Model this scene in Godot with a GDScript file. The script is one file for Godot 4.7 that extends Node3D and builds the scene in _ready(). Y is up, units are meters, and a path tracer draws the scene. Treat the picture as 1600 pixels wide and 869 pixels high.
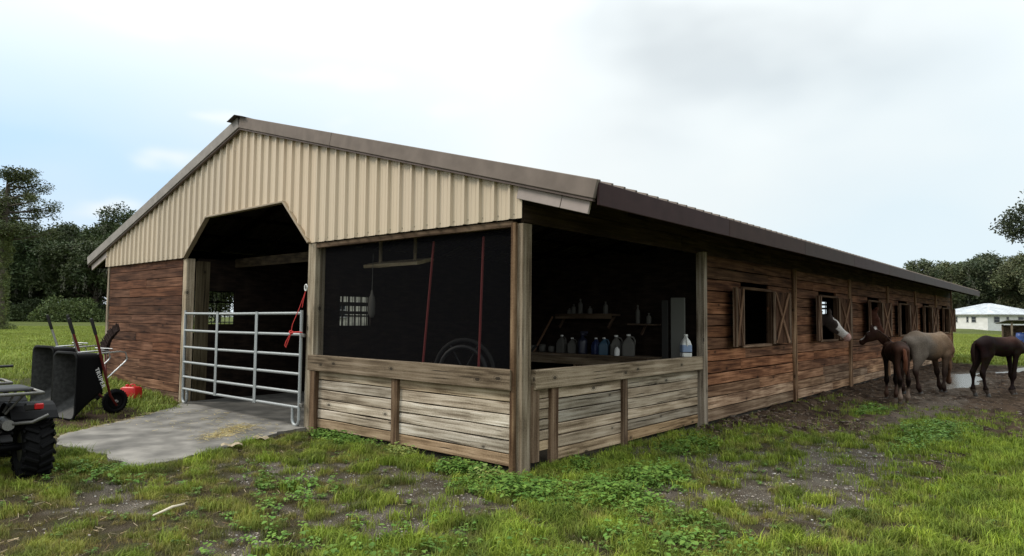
extends Node3D

# Stable yard: metal-roofed timber horse barn seen from its corner. Origin = outer foot of the barn's near corner post,
# front wall runs along -X, stall wall runs along -Z, y up, metres.

const BW := 12.07      # barn width (front)
const BL := 29.1       # barn length
const D1 := 3.93       # right side of the front doorway
const D2 := 8.05       # left side of the front doorway
const WALL := 2.67     # underside of the metal gable
const RIDGE := 4.87
const SLOPE := 0.279
const EAVE := 0.985

var rng := RandomNumberGenerator.new()
var taken := {}
var M := {}
var noise_a := FastNoiseLite.new()
var noise_b := FastNoiseLite.new()
var noise_c := FastNoiseLite.new()
var noise_d := FastNoiseLite.new()


# ------------------------------------------------------------------ mesh builder
class G:
	var v := PackedVector3Array()
	var n := PackedVector3Array()
	var u := PackedVector2Array()
	var c := PackedColorArray()
	var i := PackedInt32Array()
	var tint := Color.WHITE
	var uo := Vector2.ZERO

	func put(p: Vector3, uv := Vector2.ZERO, col = null) -> int:
		v.append(p)
		u.append(uv + uo)
		c.append(tint if col == null else col)
		return v.size() - 1

	# counter-clockwise seen from outside
	func tri_i(a: int, b: int, d: int) -> void:
		i.append(a)
		i.append(d)
		i.append(b)

	func quad(a: Vector3, b: Vector3, d: Vector3, e: Vector3, ua := Vector2(0, 0), ub := Vector2(1, 0), ud := Vector2(1, 1), ue := Vector2(0, 1)) -> void:
		var k := put(a, ua)
		put(b, ub)
		put(d, ud)
		put(e, ue)
		tri_i(k, k + 1, k + 2)
		tri_i(k, k + 2, k + 3)

	func tri(a: Vector3, b: Vector3, d: Vector3, ua := Vector2(0, 0), ub := Vector2(1, 0), ud := Vector2(1, 1)) -> void:
		var k := put(a, ua)
		put(b, ub)
		put(d, ud)
		tri_i(k, k + 1, k + 2)

	# box with chamfered edges; size along the axes of xf
	func box(xf: Transform3D, s: Vector3, bev := 0.006) -> void:
		var h := s * 0.5
		bev = minf(bev, minf(h.x, minf(h.y, h.z)) * 0.6)
		for ax in 3:
			var a1 := (ax + 1) % 3
			var a2 := (ax + 2) % 3
			for sg in [-1.0, 1.0]:
				var q := []
				for k in 4:
					var p := Vector3.ZERO
					p[ax] = sg * h[ax]
					p[a1] = (h[a1] - bev) * (1.0 if k == 1 or k == 2 else -1.0)
					p[a2] = (h[a2] - bev) * (1.0 if k >= 2 else -1.0)
					q.append(p)
				if sg < 0:
					q.reverse()
				var t := []
				for p in q:
					t.append(Vector2(p[a1] if a1 == 0 or ax == 0 else p[a2], p[a2] if a1 == 0 or ax == 0 else p[a1]))
				quad(xf * q[0], xf * q[1], xf * q[2], xf * q[3], t[0], t[1], t[2], t[3])
		if bev <= 0.0:
			return
		for ax in 3:      # the twelve chamfers
			var a1 := (ax + 1) % 3
			var a2 := (ax + 2) % 3
			for s1 in [-1.0, 1.0]:
				for s2 in [-1.0, 1.0]:
					var q := []
					for k in 4:
						var p := Vector3.ZERO
						p[ax] = (h[ax] - bev) * (-1.0 if k == 0 or k == 3 else 1.0)
						p[a1] = s1 * (h[a1] - (bev if k >= 2 else 0.0))
						p[a2] = s2 * (h[a2] - (0.0 if k >= 2 else bev))
						q.append(p)
					if s1 * s2 < 0:
						q.reverse()
					quad(xf * q[0], xf * q[1], xf * q[2], xf * q[3], Vector2(q[0][ax], 0), Vector2(q[1][ax], 0), Vector2(q[2][ax], 0.01), Vector2(q[3][ax], 0.01))

	# swept round tube, smooth; radii per point; sides flattened by fl across the second axis
	func tube(pts: Array, radii: Array, sides := 8, caps := true, fl := 1.0, up := Vector3.ZERO) -> void:
		var m := pts.size()
		var base := v.size()
		var ref := up
		var along := 0.0
		for k in m:
			var d: Vector3 = (pts[mini(k + 1, m - 1)] - pts[maxi(k - 1, 0)]).normalized()
			if ref == Vector3.ZERO:
				ref = Vector3.UP if absf(d.y) < 0.9 else Vector3.RIGHT
			var x := d.cross(ref).normalized()
			var y := x.cross(d).normalized()
			ref = y
			if k > 0:
				along += pts[k].distance_to(pts[k - 1])
			for s in sides:
				var a := TAU * s / sides
				put(pts[k] + (x * cos(a) + y * sin(a) * fl) * radii[k], Vector2(along, float(s) / sides))
		for k in m - 1:
			for s in sides:
				var a := base + k * sides + s
				var b := base + k * sides + (s + 1) % sides
				tri_i(a, b, b + sides)
				tri_i(a, b + sides, a + sides)
		if caps:
			for e in [0, m - 1]:
				var ce := put(pts[e], Vector2.ZERO)
				var f := v.size()
				for s in sides:
					put(v[base + e * sides + s], u[base + e * sides + s] - uo)
				for s in sides:
					if e == 0:
						tri_i(ce, f + (s + 1) % sides, f + s)
					else:
						tri_i(ce, f + s, f + (s + 1) % sides)

	# profile of (radius, height) turned about the y axis of xf
	func lathe(prof: Array, xf: Transform3D, sides := 16, sx := 1.0, sz := 1.0) -> void:
		var base := v.size()
		for k in prof.size():
			for s in sides:
				var a := TAU * s / sides
				put(xf * Vector3(cos(a) * prof[k].x * sx, prof[k].y, -sin(a) * prof[k].x * sz), Vector2(float(s) / sides, prof[k].y))
		for k in prof.size() - 1:
			for s in sides:
				var a := base + k * sides + s
				var b := base + k * sides + (s + 1) % sides
				tri_i(a, b, b + sides)
				tri_i(a, b + sides, a + sides)

	func commit(mat: Material) -> ArrayMesh:
		if n.size() != v.size():
			n.resize(v.size())
			n.fill(Vector3.ZERO)
			for k in range(0, i.size(), 3):
				var a := i[k]
				var b := i[k + 1]
				var d := i[k + 2]
				var f := (v[d] - v[a]).cross(v[b] - v[a])
				n[a] += f
				n[b] += f
				n[d] += f
			for k in n.size():
				n[k] = n[k].normalized() if n[k].length_squared() > 1e-20 else Vector3.UP
		var arr := []
		arr.resize(Mesh.ARRAY_MAX)
		arr[Mesh.ARRAY_VERTEX] = v
		arr[Mesh.ARRAY_NORMAL] = n
		arr[Mesh.ARRAY_TEX_UV] = u
		arr[Mesh.ARRAY_COLOR] = c
		arr[Mesh.ARRAY_INDEX] = i
		var m := ArrayMesh.new()
		m.add_surface_from_arrays(Mesh.PRIMITIVE_TRIANGLES, arr)
		m.surface_set_material(0, mat)
		return m


func numbered(called: String) -> String:
	if not taken.has(called):
		taken[called] = 0
		return called
	taken[called] += 1
	return "%s_%03d" % [called, taken[called]]


func obj(called: String, g, mat: Material, parent: Node3D = null) -> MeshInstance3D:
	var o := MeshInstance3D.new()
	o.name = called if parent else numbered(called)
	o.mesh = g if g is Mesh else g.commit(mat)
	if g is Mesh and mat:
		o.material_override = mat
	(parent if parent else self).add_child(o, true)
	return o


func tag(o: Node, label: String, category := "", group := "", kind := "") -> Node:
	if label:
		o.set_meta("label", label)
	if category:
		o.set_meta("category", category)
	if group:
		o.set_meta("group", group)
	if kind:
		o.set_meta("kind", kind)
	return o


func thing(called: String, label: String, category: String, at := Vector3.ZERO, turn := 0.0, group := "") -> Node3D:
	var o := Node3D.new()
	o.name = numbered(called)
	add_child(o)
	o.position = at
	o.rotation.y = turn
	tag(o, label, category, group)
	return o


func node(called: String, parent: Node3D, at := Vector3.ZERO) -> Node3D:
	var o := Node3D.new()
	o.name = called
	o.position = at
	parent.add_child(o, true)
	return o


func at(x: float, y: float, z: float) -> Transform3D:
	return Transform3D(Basis(), Vector3(x, y, z))


func rot(x: float, y: float, z: float, ang: Vector3) -> Transform3D:
	return Transform3D(Basis.from_euler(ang), Vector3(x, y, z))


# a frame whose x axis points along d (for bars), y as near to up as can be
func along(p: Vector3, d: Vector3, up := Vector3.UP) -> Transform3D:
	var x := d.normalized()
	if absf(x.dot(up)) > 0.98:
		up = Vector3.RIGHT
	var z := x.cross(up).normalized()
	return Transform3D(Basis(x, z.cross(x), z), p)


# one weathered board: L along x, H along y, T along z (front +z); uneven edges; UVs in metres of wood
func plank_g(L: float, H: float, T: float, col: Color, xf: Transform3D, rough := 0.004, segs := 3) -> G:
	var g := G.new()
	g.tint = col
	g.uo = Vector2(rng.randf() * 3.0, rng.randf())
	var b := minf(0.005, H * 0.1)
	var top := []
	var bot := []
	for k in segs + 1:
		top.append(H * 0.5 + rng.randf_range(-rough, rough))
		bot.append(-H * 0.5 + rng.randf_range(-rough, rough))
	var zf := T * 0.5 + rng.randf_range(-0.002, 0.002)
	var twist := rng.randf_range(-0.002, 0.002)
	for k in segs:
		var x0 := -L * 0.5 + L * k / segs
		var x1 := -L * 0.5 + L * (k + 1) / segs
		var z0 := zf + twist * (2.0 * k / segs - 1.0)
		var z1 := zf + twist * (2.0 * (k + 1) / segs - 1.0)
		var r := [Vector3(x0, bot[k], -T * 0.5), Vector3(x0, bot[k], z0 - b), Vector3(x0, bot[k] + b, z0), Vector3(x0, top[k] - b, z0), Vector3(x0, top[k], z0 - b), Vector3(x0, top[k], -T * 0.5)]
		var s := [Vector3(x1, bot[k + 1], -T * 0.5), Vector3(x1, bot[k + 1], z1 - b), Vector3(x1, bot[k + 1] + b, z1), Vector3(x1, top[k + 1] - b, z1), Vector3(x1, top[k + 1], z1 - b), Vector3(x1, top[k + 1], -T * 0.5)]
		for e in 5:
			var va: float = r[e].y / 0.75 + (r[e].z if e != 2 else 0.0)
			var vb: float = r[e + 1].y / 0.75 + (r[e + 1].z if e != 2 else 0.0)
			g.quad(xf * r[e], xf * s[e], xf * s[e + 1], xf * r[e + 1], Vector2(x0 / 3.0, va), Vector2(x1 / 3.0, va), Vector2(x1 / 3.0, vb), Vector2(x0 / 3.0, vb))
		if k == 0:
			for e in range(1, 5):
				g.tri(xf * r[0], xf * r[e], xf * r[e + 1] if e < 5 else xf * r[5], Vector2(r[0].z, r[0].y), Vector2(r[e].z, r[e].y), Vector2(r[e + 1].z, r[e + 1].y))
		if k == segs - 1:
			for e in range(1, 5):
				g.tri(xf * s[0], xf * s[e + 1], xf * s[e], Vector2(s[0].z, s[0].y), Vector2(s[e + 1].z, s[e + 1].y), Vector2(s[e].z, s[e].y))
	return g


func plank(parent: Node3D, called: String, L: float, H: float, T: float, col: Color, xf: Transform3D, mat: Material, rough := 0.004) -> MeshInstance3D:
	return obj(called, plank_g(L, H, T, col, xf, rough), mat, parent)


# upright timber whose length runs along y
func post(parent: Node3D, called: String, W: float, L: float, T: float, col: Color, p: Vector3, mat: Material, turn := 0.0) -> MeshInstance3D:
	var b := Basis(Vector3.UP, turn) * Basis(Vector3(0, 1, 0), Vector3(-1, 0, 0), Vector3(0, 0, 1))
	return obj(called, plank_g(L, W, T, col, Transform3D(b, p + Vector3(0, L * 0.5, 0)), 0.003), mat, parent)


func shade(c: Color, amount := 0.15) -> Color:
	var f := 1.0 + rng.randf_range(-amount, amount)
	var w := rng.randf_range(-amount, amount) * 0.25
	return Color(c.r * f * (1.0 + w), c.g * f, c.b * f * (1.0 - w))


# ------------------------------------------------------------------ materials
func mat(col: Color, rough := 0.8, metal := 0.0) -> StandardMaterial3D:      # col is linear
	var m := StandardMaterial3D.new()
	m.albedo_color = col.linear_to_srgb()
	m.roughness = rough
	m.metallic = metal
	return m


func vmat(rough := 0.8, metal := 0.0) -> StandardMaterial3D:
	var m := mat(Color.WHITE, rough, metal)
	m.vertex_color_use_as_albedo = true
	return m


func fnl(sd: int, f: float, oct := 4, kind := FastNoiseLite.TYPE_SIMPLEX_SMOOTH) -> FastNoiseLite:
	var q := FastNoiseLite.new()
	q.seed = sd
	q.frequency = f
	q.noise_type = kind
	q.fractal_octaves = oct
	q.fractal_type = FastNoiseLite.FRACTAL_FBM if oct > 1 else FastNoiseLite.FRACTAL_NONE
	return q


func noise_bytes(sd: int, f: float, w: int, h: int, W: int, H: int, oct := 4) -> PackedByteArray:
	var im := fnl(sd, f, oct).get_seamless_image(w, h)
	im.convert(Image.FORMAT_L8)
	if w != W or h != H:
		im.resize(W, H, Image.INTERPOLATE_CUBIC)
	return im.get_data()


func noise_tex(sd: int, f: float, size := 512, lo := 0.6, hi := 1.0, oct := 5) -> ImageTexture:
	var a := noise_bytes(sd, f, size, size, size, size, oct)
	for k in a.size():
		a[k] = int(clampf((lo + (hi - lo) * a[k] / 255.0) * 255.0, 0, 255))
	return ImageTexture.create_from_image(Image.create_from_data(size, size, false, Image.FORMAT_L8, a))


# a board surface, 3 m x 0.75 m to the tile: long grain, knots, checks, weather patches
func wood(sd: int, dark: Color, mid: Color, pale: Color, knots: int, checks: float, patchy: float) -> StandardMaterial3D:
	var W := 1024
	var H := 256
	var sa := noise_bytes(sd, 0.035, 64, 256, W, H, 4)
	var sb := noise_bytes(sd + 1, 0.09, 24, 256, W, H, 3)
	var sc := noise_bytes(sd + 2, 0.02, 256, 64, W, H, 4)
	var sf := noise_bytes(sd + 3, 0.12, 1024, 256, W, H, 3)
	var r := RandomNumberGenerator.new()
	r.seed = sd
	var kn := PackedFloat32Array()
	kn.resize(W * H)
	for k in knots:
		var cx := r.randi_range(0, W - 1)
		var cy := r.randi_range(0, H - 1)
		var ra := r.randf_range(4.0, 9.0)
		for dy in range(-30, 31):
			for dx in range(-60, 61):
				var q := sqrt(dx * dx * 0.3 + dy * dy) / ra
				if q < 3.2:
					var a := (1.0 if q < 1.0 else 0.55 * maxf(0.0, sin(q * 5.0)) * (3.2 - q) / 2.2)
					var j := posmod(cy + dy, H) * W + posmod(cx + dx, W)
					kn[j] = maxf(kn[j], a)
	var px := PackedByteArray()
	px.resize(W * H * 3)
	var hb := PackedByteArray()
	hb.resize(W * H)
	for j in W * H:
		var a := sa[j] / 255.0
		var b := sb[j] / 255.0
		var w := sc[j] / 255.0
		var f := sf[j] / 255.0
		var t := clampf(0.5 + (a - 0.5) * 0.85 + (b - 0.5) * 0.50 + (f - 0.5) * 0.30 + (w - 0.5) * patchy, 0.0, 1.0)
		var crack := clampf((checks - b) * 9.0, 0.0, 1.0) * clampf((w - 0.35) * 4.0, 0.0, 1.0)
		var c := dark.lerp(mid, t * 2.0) if t < 0.5 else mid.lerp(pale, t * 2.0 - 1.0)
		var d := 1.0 - 0.45 * kn[j]
		d *= 1.0 - 0.6 * crack
		px[j * 3] = int(clampf(c.r * d * 255.0, 0, 255))
		px[j * 3 + 1] = int(clampf(c.g * d * 255.0, 0, 255))
		px[j * 3 + 2] = int(clampf(c.b * d * 255.0, 0, 255))
		hb[j] = int(clampf((t * 0.8 - crack * 0.5 - kn[j] * 0.1) * 200.0 + 40.0, 0, 255))
	var m := vmat(0.88)
	m.albedo_texture = ImageTexture.create_from_image(Image.create_from_data(W, H, false, Image.FORMAT_RGB8, px))
	m.heightmap_enabled = true
	m.heightmap_texture = ImageTexture.create_from_image(Image.create_from_data(W, H, false, Image.FORMAT_L8, hb))
	m.heightmap_scale = 0.5
	m.metallic_specular = 0.3
	return m


func tri_tex(m: StandardMaterial3D, tex: Texture2D, scale: float, bump: Texture2D = null, depth := 0.0, world := true) -> StandardMaterial3D:
	m.albedo_texture = tex
	m.uv1_triplanar = true
	m.uv1_world_triplanar = world
	m.uv1_scale = Vector3.ONE * scale
	if bump:
		m.heightmap_enabled = true
		m.heightmap_texture = bump
		m.heightmap_scale = depth
	return m


func make_materials() -> void:
	var fine := noise_tex(31, 0.06, 512, 0.45, 1.0, 5)
	var blotch := noise_tex(32, 0.012, 512, 0.55, 1.0, 5)
	var grit := noise_tex(33, 0.16, 512, 0.2, 1.0, 4)
	M.grit = grit
	M.fine = fine
	M.blotch = blotch
	M.grey_wood = wood(101, Color(0.46, 0.42, 0.37), Color(0.735, 0.70, 0.65), Color(0.91, 0.89, 0.86), 6, 0.20, 0.32)
	M.brown_wood = wood(202, Color(0.38, 0.31, 0.265), Color(0.67, 0.61, 0.55), Color(0.92, 0.88, 0.83), 4, 0.18, 0.28)
	M.ground = tri_tex(vmat(0.95), grit, 0.9, grit, 2.2)
	M.ground.metallic_specular = 0.25
	M.concrete = tri_tex(vmat(0.85), noise_tex(37, 0.010, 512, 0.55, 1.0, 6), 0.31, grit, 0.12)
	M.metal_tan = vmat(0.38)
	M.metal_tan.metallic_specular = 0.45
	M.metal_brown = tri_tex(vmat(0.5), noise_tex(34, 0.02, 256, 0.86, 1.0, 4), 0.6, null, 0.0)
	M.metal_brown.metallic_specular = 0.2
	M.galv = tri_tex(mat(Color(0.66, 0.70, 0.71), 0.45, 0.35), fine, 3.0, null, 0.0, false)
	M.steel = mat(Color(0.55, 0.55, 0.55), 0.35, 0.8)
	M.steel_dull = tri_tex(mat(Color(0.32, 0.31, 0.29), 0.5, 0.6), fine, 4.0, null, 0.0, false)
	M.poly = tri_tex(mat(Color(0.009, 0.009, 0.010), 0.55), fine, 3.0, fine, 0.1, false)
	M.poly.metallic_specular = 0.22
	M.tub_inside = tri_tex(mat(Color(0.055, 0.055, 0.053), 0.75), blotch, 2.0, fine, 0.1, false)
	M.rubber = tri_tex(mat(Color(0.010, 0.010, 0.011), 0.75), fine, 5.0, fine, 0.15, false)
	M.rubber.metallic_specular = 0.25
	M.shaded_metal = mat(Color(0.028, 0.027, 0.026), 0.7)  # from here to the red: tack room gloom put into the colours
	M.shaded_metal.metallic_specular = 0.2
	M.dark_blue = mat(Color(0.012, 0.025, 0.09), 0.5)
	M.shaded_teal = mat(Color(0.02, 0.06, 0.10), 0.5)
	M.shaded_board = mat(Color(0.085, 0.085, 0.075), 0.6)
	M.dark_red = mat(Color(0.20, 0.025, 0.025), 0.6)
	M.grip = mat(Color(0.01, 0.01, 0.01), 0.6)
	M.red_paint = tri_tex(mat(Color(0.20, 0.018, 0.016), 0.42), fine, 3.0, null, 0.0, false)
	M.red_plastic = mat(Color(0.55, 0.02, 0.02), 0.38)
	M.red_rope = mat(Color(0.55, 0.04, 0.035), 0.8)
	M.white_plastic = mat(Color(0.62, 0.62, 0.60), 0.45)
	M.shaded_plastic = mat(Color(0.085, 0.082, 0.074), 0.55)  # white plastic darkened: the tack room's shade is in the colour
	M.shaded_plastic.metallic_specular = 0.25
	M.blue_plastic = mat(Color(0.03, 0.07, 0.25), 0.4)
	M.teal_plastic = mat(Color(0.05, 0.17, 0.30), 0.4)
	M.dark_plastic = mat(Color(0.012, 0.014, 0.03), 0.4)
	M.label_blue = mat(Color(0.20, 0.27, 0.42), 0.5)
	M.lens = mat(Color(0.45, 0.012, 0.015), 0.2)
	M.bristle = mat(Color(0.035, 0.018, 0.014), 0.9)
	M.screen = mat(Color(0.006, 0.006, 0.0075), 0.7)
	M.screen.albedo_color.a = 0.38
	M.screen.metallic_specular = 0.15
	M.screen.transparency = BaseMaterial3D.TRANSPARENCY_ALPHA
	M.dark_inside = mat(Color(0.03, 0.026, 0.022), 0.9)
	M.cream = tri_tex(mat(Color(0.72, 0.69, 0.60), 0.6), blotch, 0.3)
	M.white_wall = tri_tex(mat(Color(0.80, 0.80, 0.78), 0.75), noise_tex(35, 0.02, 256, 0.86, 1.0), 0.2)
	M.white_roof = tri_tex(mat(Color(0.62, 0.66, 0.70), 0.5), noise_tex(36, 0.02, 256, 0.72, 1.0), 0.08)
	M.glass = mat(Color(0.02, 0.025, 0.03), 0.08)
	M.grey_trim = mat(Color(0.30, 0.30, 0.29), 0.6)
	M.hoof = mat(Color(0.05, 0.045, 0.04), 0.6)
	M.eye = mat(Color(0.008, 0.006, 0.005), 0.08)
	M.coat = tri_tex(vmat(0.62), noise_tex(38, 0.05, 256, 0.72, 1.0), 2.5, fine, 0.25, false)
	M.coat.metallic_specular = 0.18
	M.hair = vmat(0.7)
	M.hair.metallic_specular = 0.15
	M.bark = tri_tex(mat(Color(0.16, 0.13, 0.10), 0.95), fine, 0.5, fine, 4.0)
	M.leaf = vmat(0.55)
	M.leaf.backlight_enabled = true
	M.leaf.backlight = Color(0.35, 0.4, 0.2)
	M.leaf.metallic_specular = 0.35
	M.grass = vmat(0.6)
	M.grass.backlight_enabled = true
	M.grass.backlight = Color(0.5, 0.55, 0.25)
	M.grass.metallic_specular = 0.25
	M.stone = vmat(0.85)
	M.water = mat(Color(0.20, 0.18, 0.155), 0.22)
	M.straw = vmat(0.7)


# ------------------------------------------------------------------ setting
func make_sky() -> ImageTexture:
	var W := 1024
	var H := 512
	var cl := fnl(7, 1.0, 5)
	var cs := fnl(8, 1.0, 4)
	var px := PackedFloat32Array()
	px.resize(W * H * 3)
	var left := Vector2(-0.975, -0.22)     # where the cloud thins and blue shows
	var dark := Vector2(-0.36, -0.93)      # where the heavier grey cloud hangs
	for y in H:
		var el := PI * 0.5 - PI * (y + 0.5) / H
		for x in W:
			var az := TAU * (x + 0.5) / W
			var d := Vector3(sin(az) * cos(el), sin(el), -cos(az) * cos(el))
			var c: Color
			if el < -0.02:
				c = Color(0.13, 0.15, 0.09)
			else:
				var e := maxf(el, 0.0)
				var flat := Vector2(d.x, d.z).normalized()
				var n1 := cl.get_noise_3d(d.x * 1.6, d.y * 3.6, d.z * 1.6)
				var n2 := cs.get_noise_3d(d.x * 3.2 + 5.0, d.y * 11.0, d.z * 3.2)
				# high overcast, brighter towards the zenith
				var lum := 0.90 + 1.5 * pow(sin(e), 2.3) + 0.09 * n1
				c = Color(lum * 0.93, lum * 0.99, lum * 1.0)
				var up := clampf((sin(e) - 0.28) * 3.0, 0.0, 1.0)
				var side := clampf((flat.dot(left) - 0.80) / 0.20, 0.0, 1.0)
				var blue := side * clampf(1.15 - absf(e - 0.19) * 5.2, 0.0, 1.0) * (0.85 + 0.5 * n1)
				blue = maxf(blue, 0.55 * clampf(n1 * 2.2 - 0.1, 0.0, 1.0) * up * 0.6)
				blue = clampf(blue, 0.0, 1.0)
				blue *= 1.0 - 0.9 * clampf((n2 - 0.24) * 5.0, 0.0, 1.0)
				c = c.lerp(Color(0.43, 0.66, 0.93) * (1.0 + 0.3 * sin(e)), blue * 0.82)
				var gr := clampf((flat.dot(dark) - 0.93) / 0.07, 0.0, 1.0) * clampf(1.25 - absf(e - 0.37) * 4.0, 0.0, 1.0)
				gr = clampf(gr * (0.75 + 1.5 * n1), 0.0, 1.0)
				c = c.lerp(Color(0.66, 0.715, 0.745), gr * 0.95)
				# thicker, bluer cloud low over the stall side
				var rt := clampf((flat.dot(Vector2(-0.05, -0.999)) - 0.87) / 0.13, 0.0, 1.0) * clampf(1.1 - e * 2.6, 0.0, 1.0)
				c = c.lerp(Color(0.66, 0.80, 0.88), clampf(rt * (0.75 + 0.8 * n1), 0.0, 0.72))
			var k := (y * W + x) * 3
			px[k] = c.r
			px[k + 1] = c.g
			px[k + 2] = c.b
	return ImageTexture.create_from_image(Image.create_from_data(W, H, false, Image.FORMAT_RGBF, px.to_byte_array()))


func blob(x: float, z: float, cx: float, cz: float, rx: float, rz: float) -> float:
	var q := Vector2((x - cx) / rx, (z - cz) / rz).length() + 0.55 * noise_a.get_noise_2d(x, z) + 0.55 * noise_b.get_noise_2d(x, z) + 0.75 * noise_d.get_noise_2d(x, z)
	return clampf((1.15 - q) * 1.6, 0.0, 1.0)


const GRAVEL := [[-2.15, 3.15, 0.73, 0.44], [-1.75, 1.62, 0.92, 0.49], [0.0, 2.0, 0.85, 0.51], [0.15, 1.2, 0.79, 0.37], [-0.7, 0.75, 0.85, 0.27],
	[2.45, -2.4, 0.92, 2.44], [1.45, -0.5, 0.67, 0.67], [2.0, -1.0, 0.55, 0.73], [0.75, 3.2, 0.73, 0.37], [2.4, 1.4, 0.43, 0.30], [-0.2, 2.9, 0.49, 0.24], [1.0, -1.9, 0.85, 0.61]]


func gravel_at(x: float, z: float) -> float:
	if x < -4.0 or x > 5.0 or z < -6.0 or z > 5.0:
		return 0.0
	var m := 0.0
	for e in GRAVEL:
		m = maxf(m, blob(x, z, e[0], e[1], e[2], e[3]))
	return m


func mud_at(x: float, z: float) -> float:
	var m := 0.0
	if x > -1.0 and x < 8.0 and z < -2.0 and z > -30.0:
		var j := noise_a.get_noise_2d(x * 0.6, z * 0.6)
		m = clampf((-4.2 + 1.5 * j - 0.25 * x - z) * 1.7, 0.0, 1.0) * clampf((z + 26.5 + j) * 0.8, 0.0, 1.0) * clampf((5.3 + 1.5 * j - x) * 0.9, 0.0, 1.0)
		m = maxf(m, clampf((0.85 + 0.7 * j - x) * 3.0, 0.0, 1.0) * clampf((-2.5 - z) * 0.8, 0.0, 1.0) * clampf((z + 29.0), 0.0, 1.0))
		m *= 1.0 - 0.9 * blob(x, z, 2.75, -5.9, 0.5, 1.7)
		m *= 1.0 - 0.8 * blob(x, z, 1.5, -8.0, 0.28, 0.9)
		m *= 1.0 - 0.8 * blob(x, z, 4.3, -6.6, 0.35, 0.9)
		m = maxf(m, blob(x, z, 3.15, -4.1, 0.36, 1.7))
	if x < -4.5 and z > 0.0:
		m = maxf(m, blob(x, z, -7.3, 1.7, 1.9, 1.1))
	# worn soil at the foot of the front boards
	if z > -0.2 and z < 0.7 and x > -4.2 and x < 0.9:
		m = maxf(m, 0.8 * clampf((0.28 + 0.3 * noise_a.get_noise_2d(x, z) - z) * 5.0, 0.0, 1.0))
	return m


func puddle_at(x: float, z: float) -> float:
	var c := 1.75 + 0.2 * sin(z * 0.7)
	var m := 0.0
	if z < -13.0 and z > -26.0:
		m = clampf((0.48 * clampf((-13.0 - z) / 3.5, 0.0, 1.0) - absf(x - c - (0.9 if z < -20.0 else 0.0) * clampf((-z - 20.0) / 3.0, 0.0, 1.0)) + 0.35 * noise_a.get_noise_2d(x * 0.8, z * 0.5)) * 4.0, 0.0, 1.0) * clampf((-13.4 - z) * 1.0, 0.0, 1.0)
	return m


func height_at(x: float, z: float) -> float:
	var far := maxf(absf(x), absf(z))
	var h := 0.025 * noise_c.get_noise_2d(x, z)
	h += 0.07 * clampf(-8.0 - x, 0.0, 4.0)
	if far < 40.0:
		var m := mud_at(x, z)
		h += 0.016 * noise_b.get_noise_2d(x, z) + 0.018 * noise_d.get_noise_2d(x, z)
		if x > -2.0 and z < -2.0:
			h += m * 0.07 * noise_b.get_noise_2d(x * 0.8 + 30.0, z * 0.8) + m * 0.055 * noise_d.get_noise_2d(x * 0.8, z * 0.8 + 9.0)
			h += 0.09 * m * (blob(x, z, 0.45, -7.6, 0.35, 0.8) + 0.8 * blob(x, z, 0.75, -9.2, 0.3, 0.6))
			h = lerpf(h, -0.075, puddle_at(x, z))
	if x < 0.02 and x > -BW and z < 0.02 and z > -BL:
		h = minf(h, -0.03)
	elif x > -8.3 and x < -2.7 and z >= 0.0 and z < 2.9:     # under and round the concrete
		h = minf(h, 0.005)
	return h


func axis(fine_lo: float, fine_hi: float, step: float, lo: float, hi: float, slow := 1e9) -> PackedFloat32Array:
	var a := PackedFloat32Array()
	var left := []
	var s := step
	var p := fine_lo
	while p > lo:
		s = s * 1.13 if p < slow else minf(s * 1.05, 0.2)
		p -= s
		left.append(p)
	left.reverse()
	for q in left:
		a.append(q)
	p = fine_lo
	while p < fine_hi:
		a.append(p)
		p += step
	s = step
	while p < hi:
		a.append(p)
		s *= 1.13
		p += s
	a.append(hi)
	return a


func ground_colour(x: float, z: float) -> Color:
	var n1 := noise_a.get_noise_2d(x * 0.45 + 50.0, z * 0.45)
	var n2 := noise_b.get_noise_2d(x * 1.3, z * 1.3)
	var d := Vector2(x - 4.5, z - 5.4).length()
	var lawn := Color(0.175, 0.22, 0.045).lerp(Color(0.26, 0.31, 0.08), clampf(0.5 + n1, 0.0, 1.0))
	var near := Color(0.150, 0.112, 0.066).lerp(Color(0.125, 0.130, 0.045), clampf(0.45 + 0.8 * n1 + 0.7 * n2 + 0.9 * noise_d.get_noise_2d(x, z), 0.0, 1.0))
	var c := near.lerp(lawn, clampf((d - 10.0) / 14.0, 0.0, 1.0))
	if d < 45.0:
		var g := gravel_at(x, z)
		c = c.lerp(Color(0.40, 0.345, 0.28).lerp(Color(0.20, 0.155, 0.115), clampf(0.5 + n2 + 0.8 * noise_d.get_noise_2d(x, z), 0.0, 1.0)), g * 0.9)
		var m := mud_at(x, z)
		c = c.lerp(Color(0.25, 0.165, 0.108).lerp(Color(0.075, 0.046, 0.028), clampf(0.5 + 1.1 * n2 + 0.5 * n1 + 0.5 * noise_d.get_noise_2d(x, z), 0.0, 1.0)), m)
		c = c.lerp(Color(0.36, 0.295, 0.235), 0.65 * clampf(blob(x, z, 2.3, -8.5, 0.55, 3.6) + blob(x, z, 1.9, -15.0, 0.7, 4.0), 0.0, 1.0) * m)
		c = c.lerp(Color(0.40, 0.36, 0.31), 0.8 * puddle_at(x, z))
	return c


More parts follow.
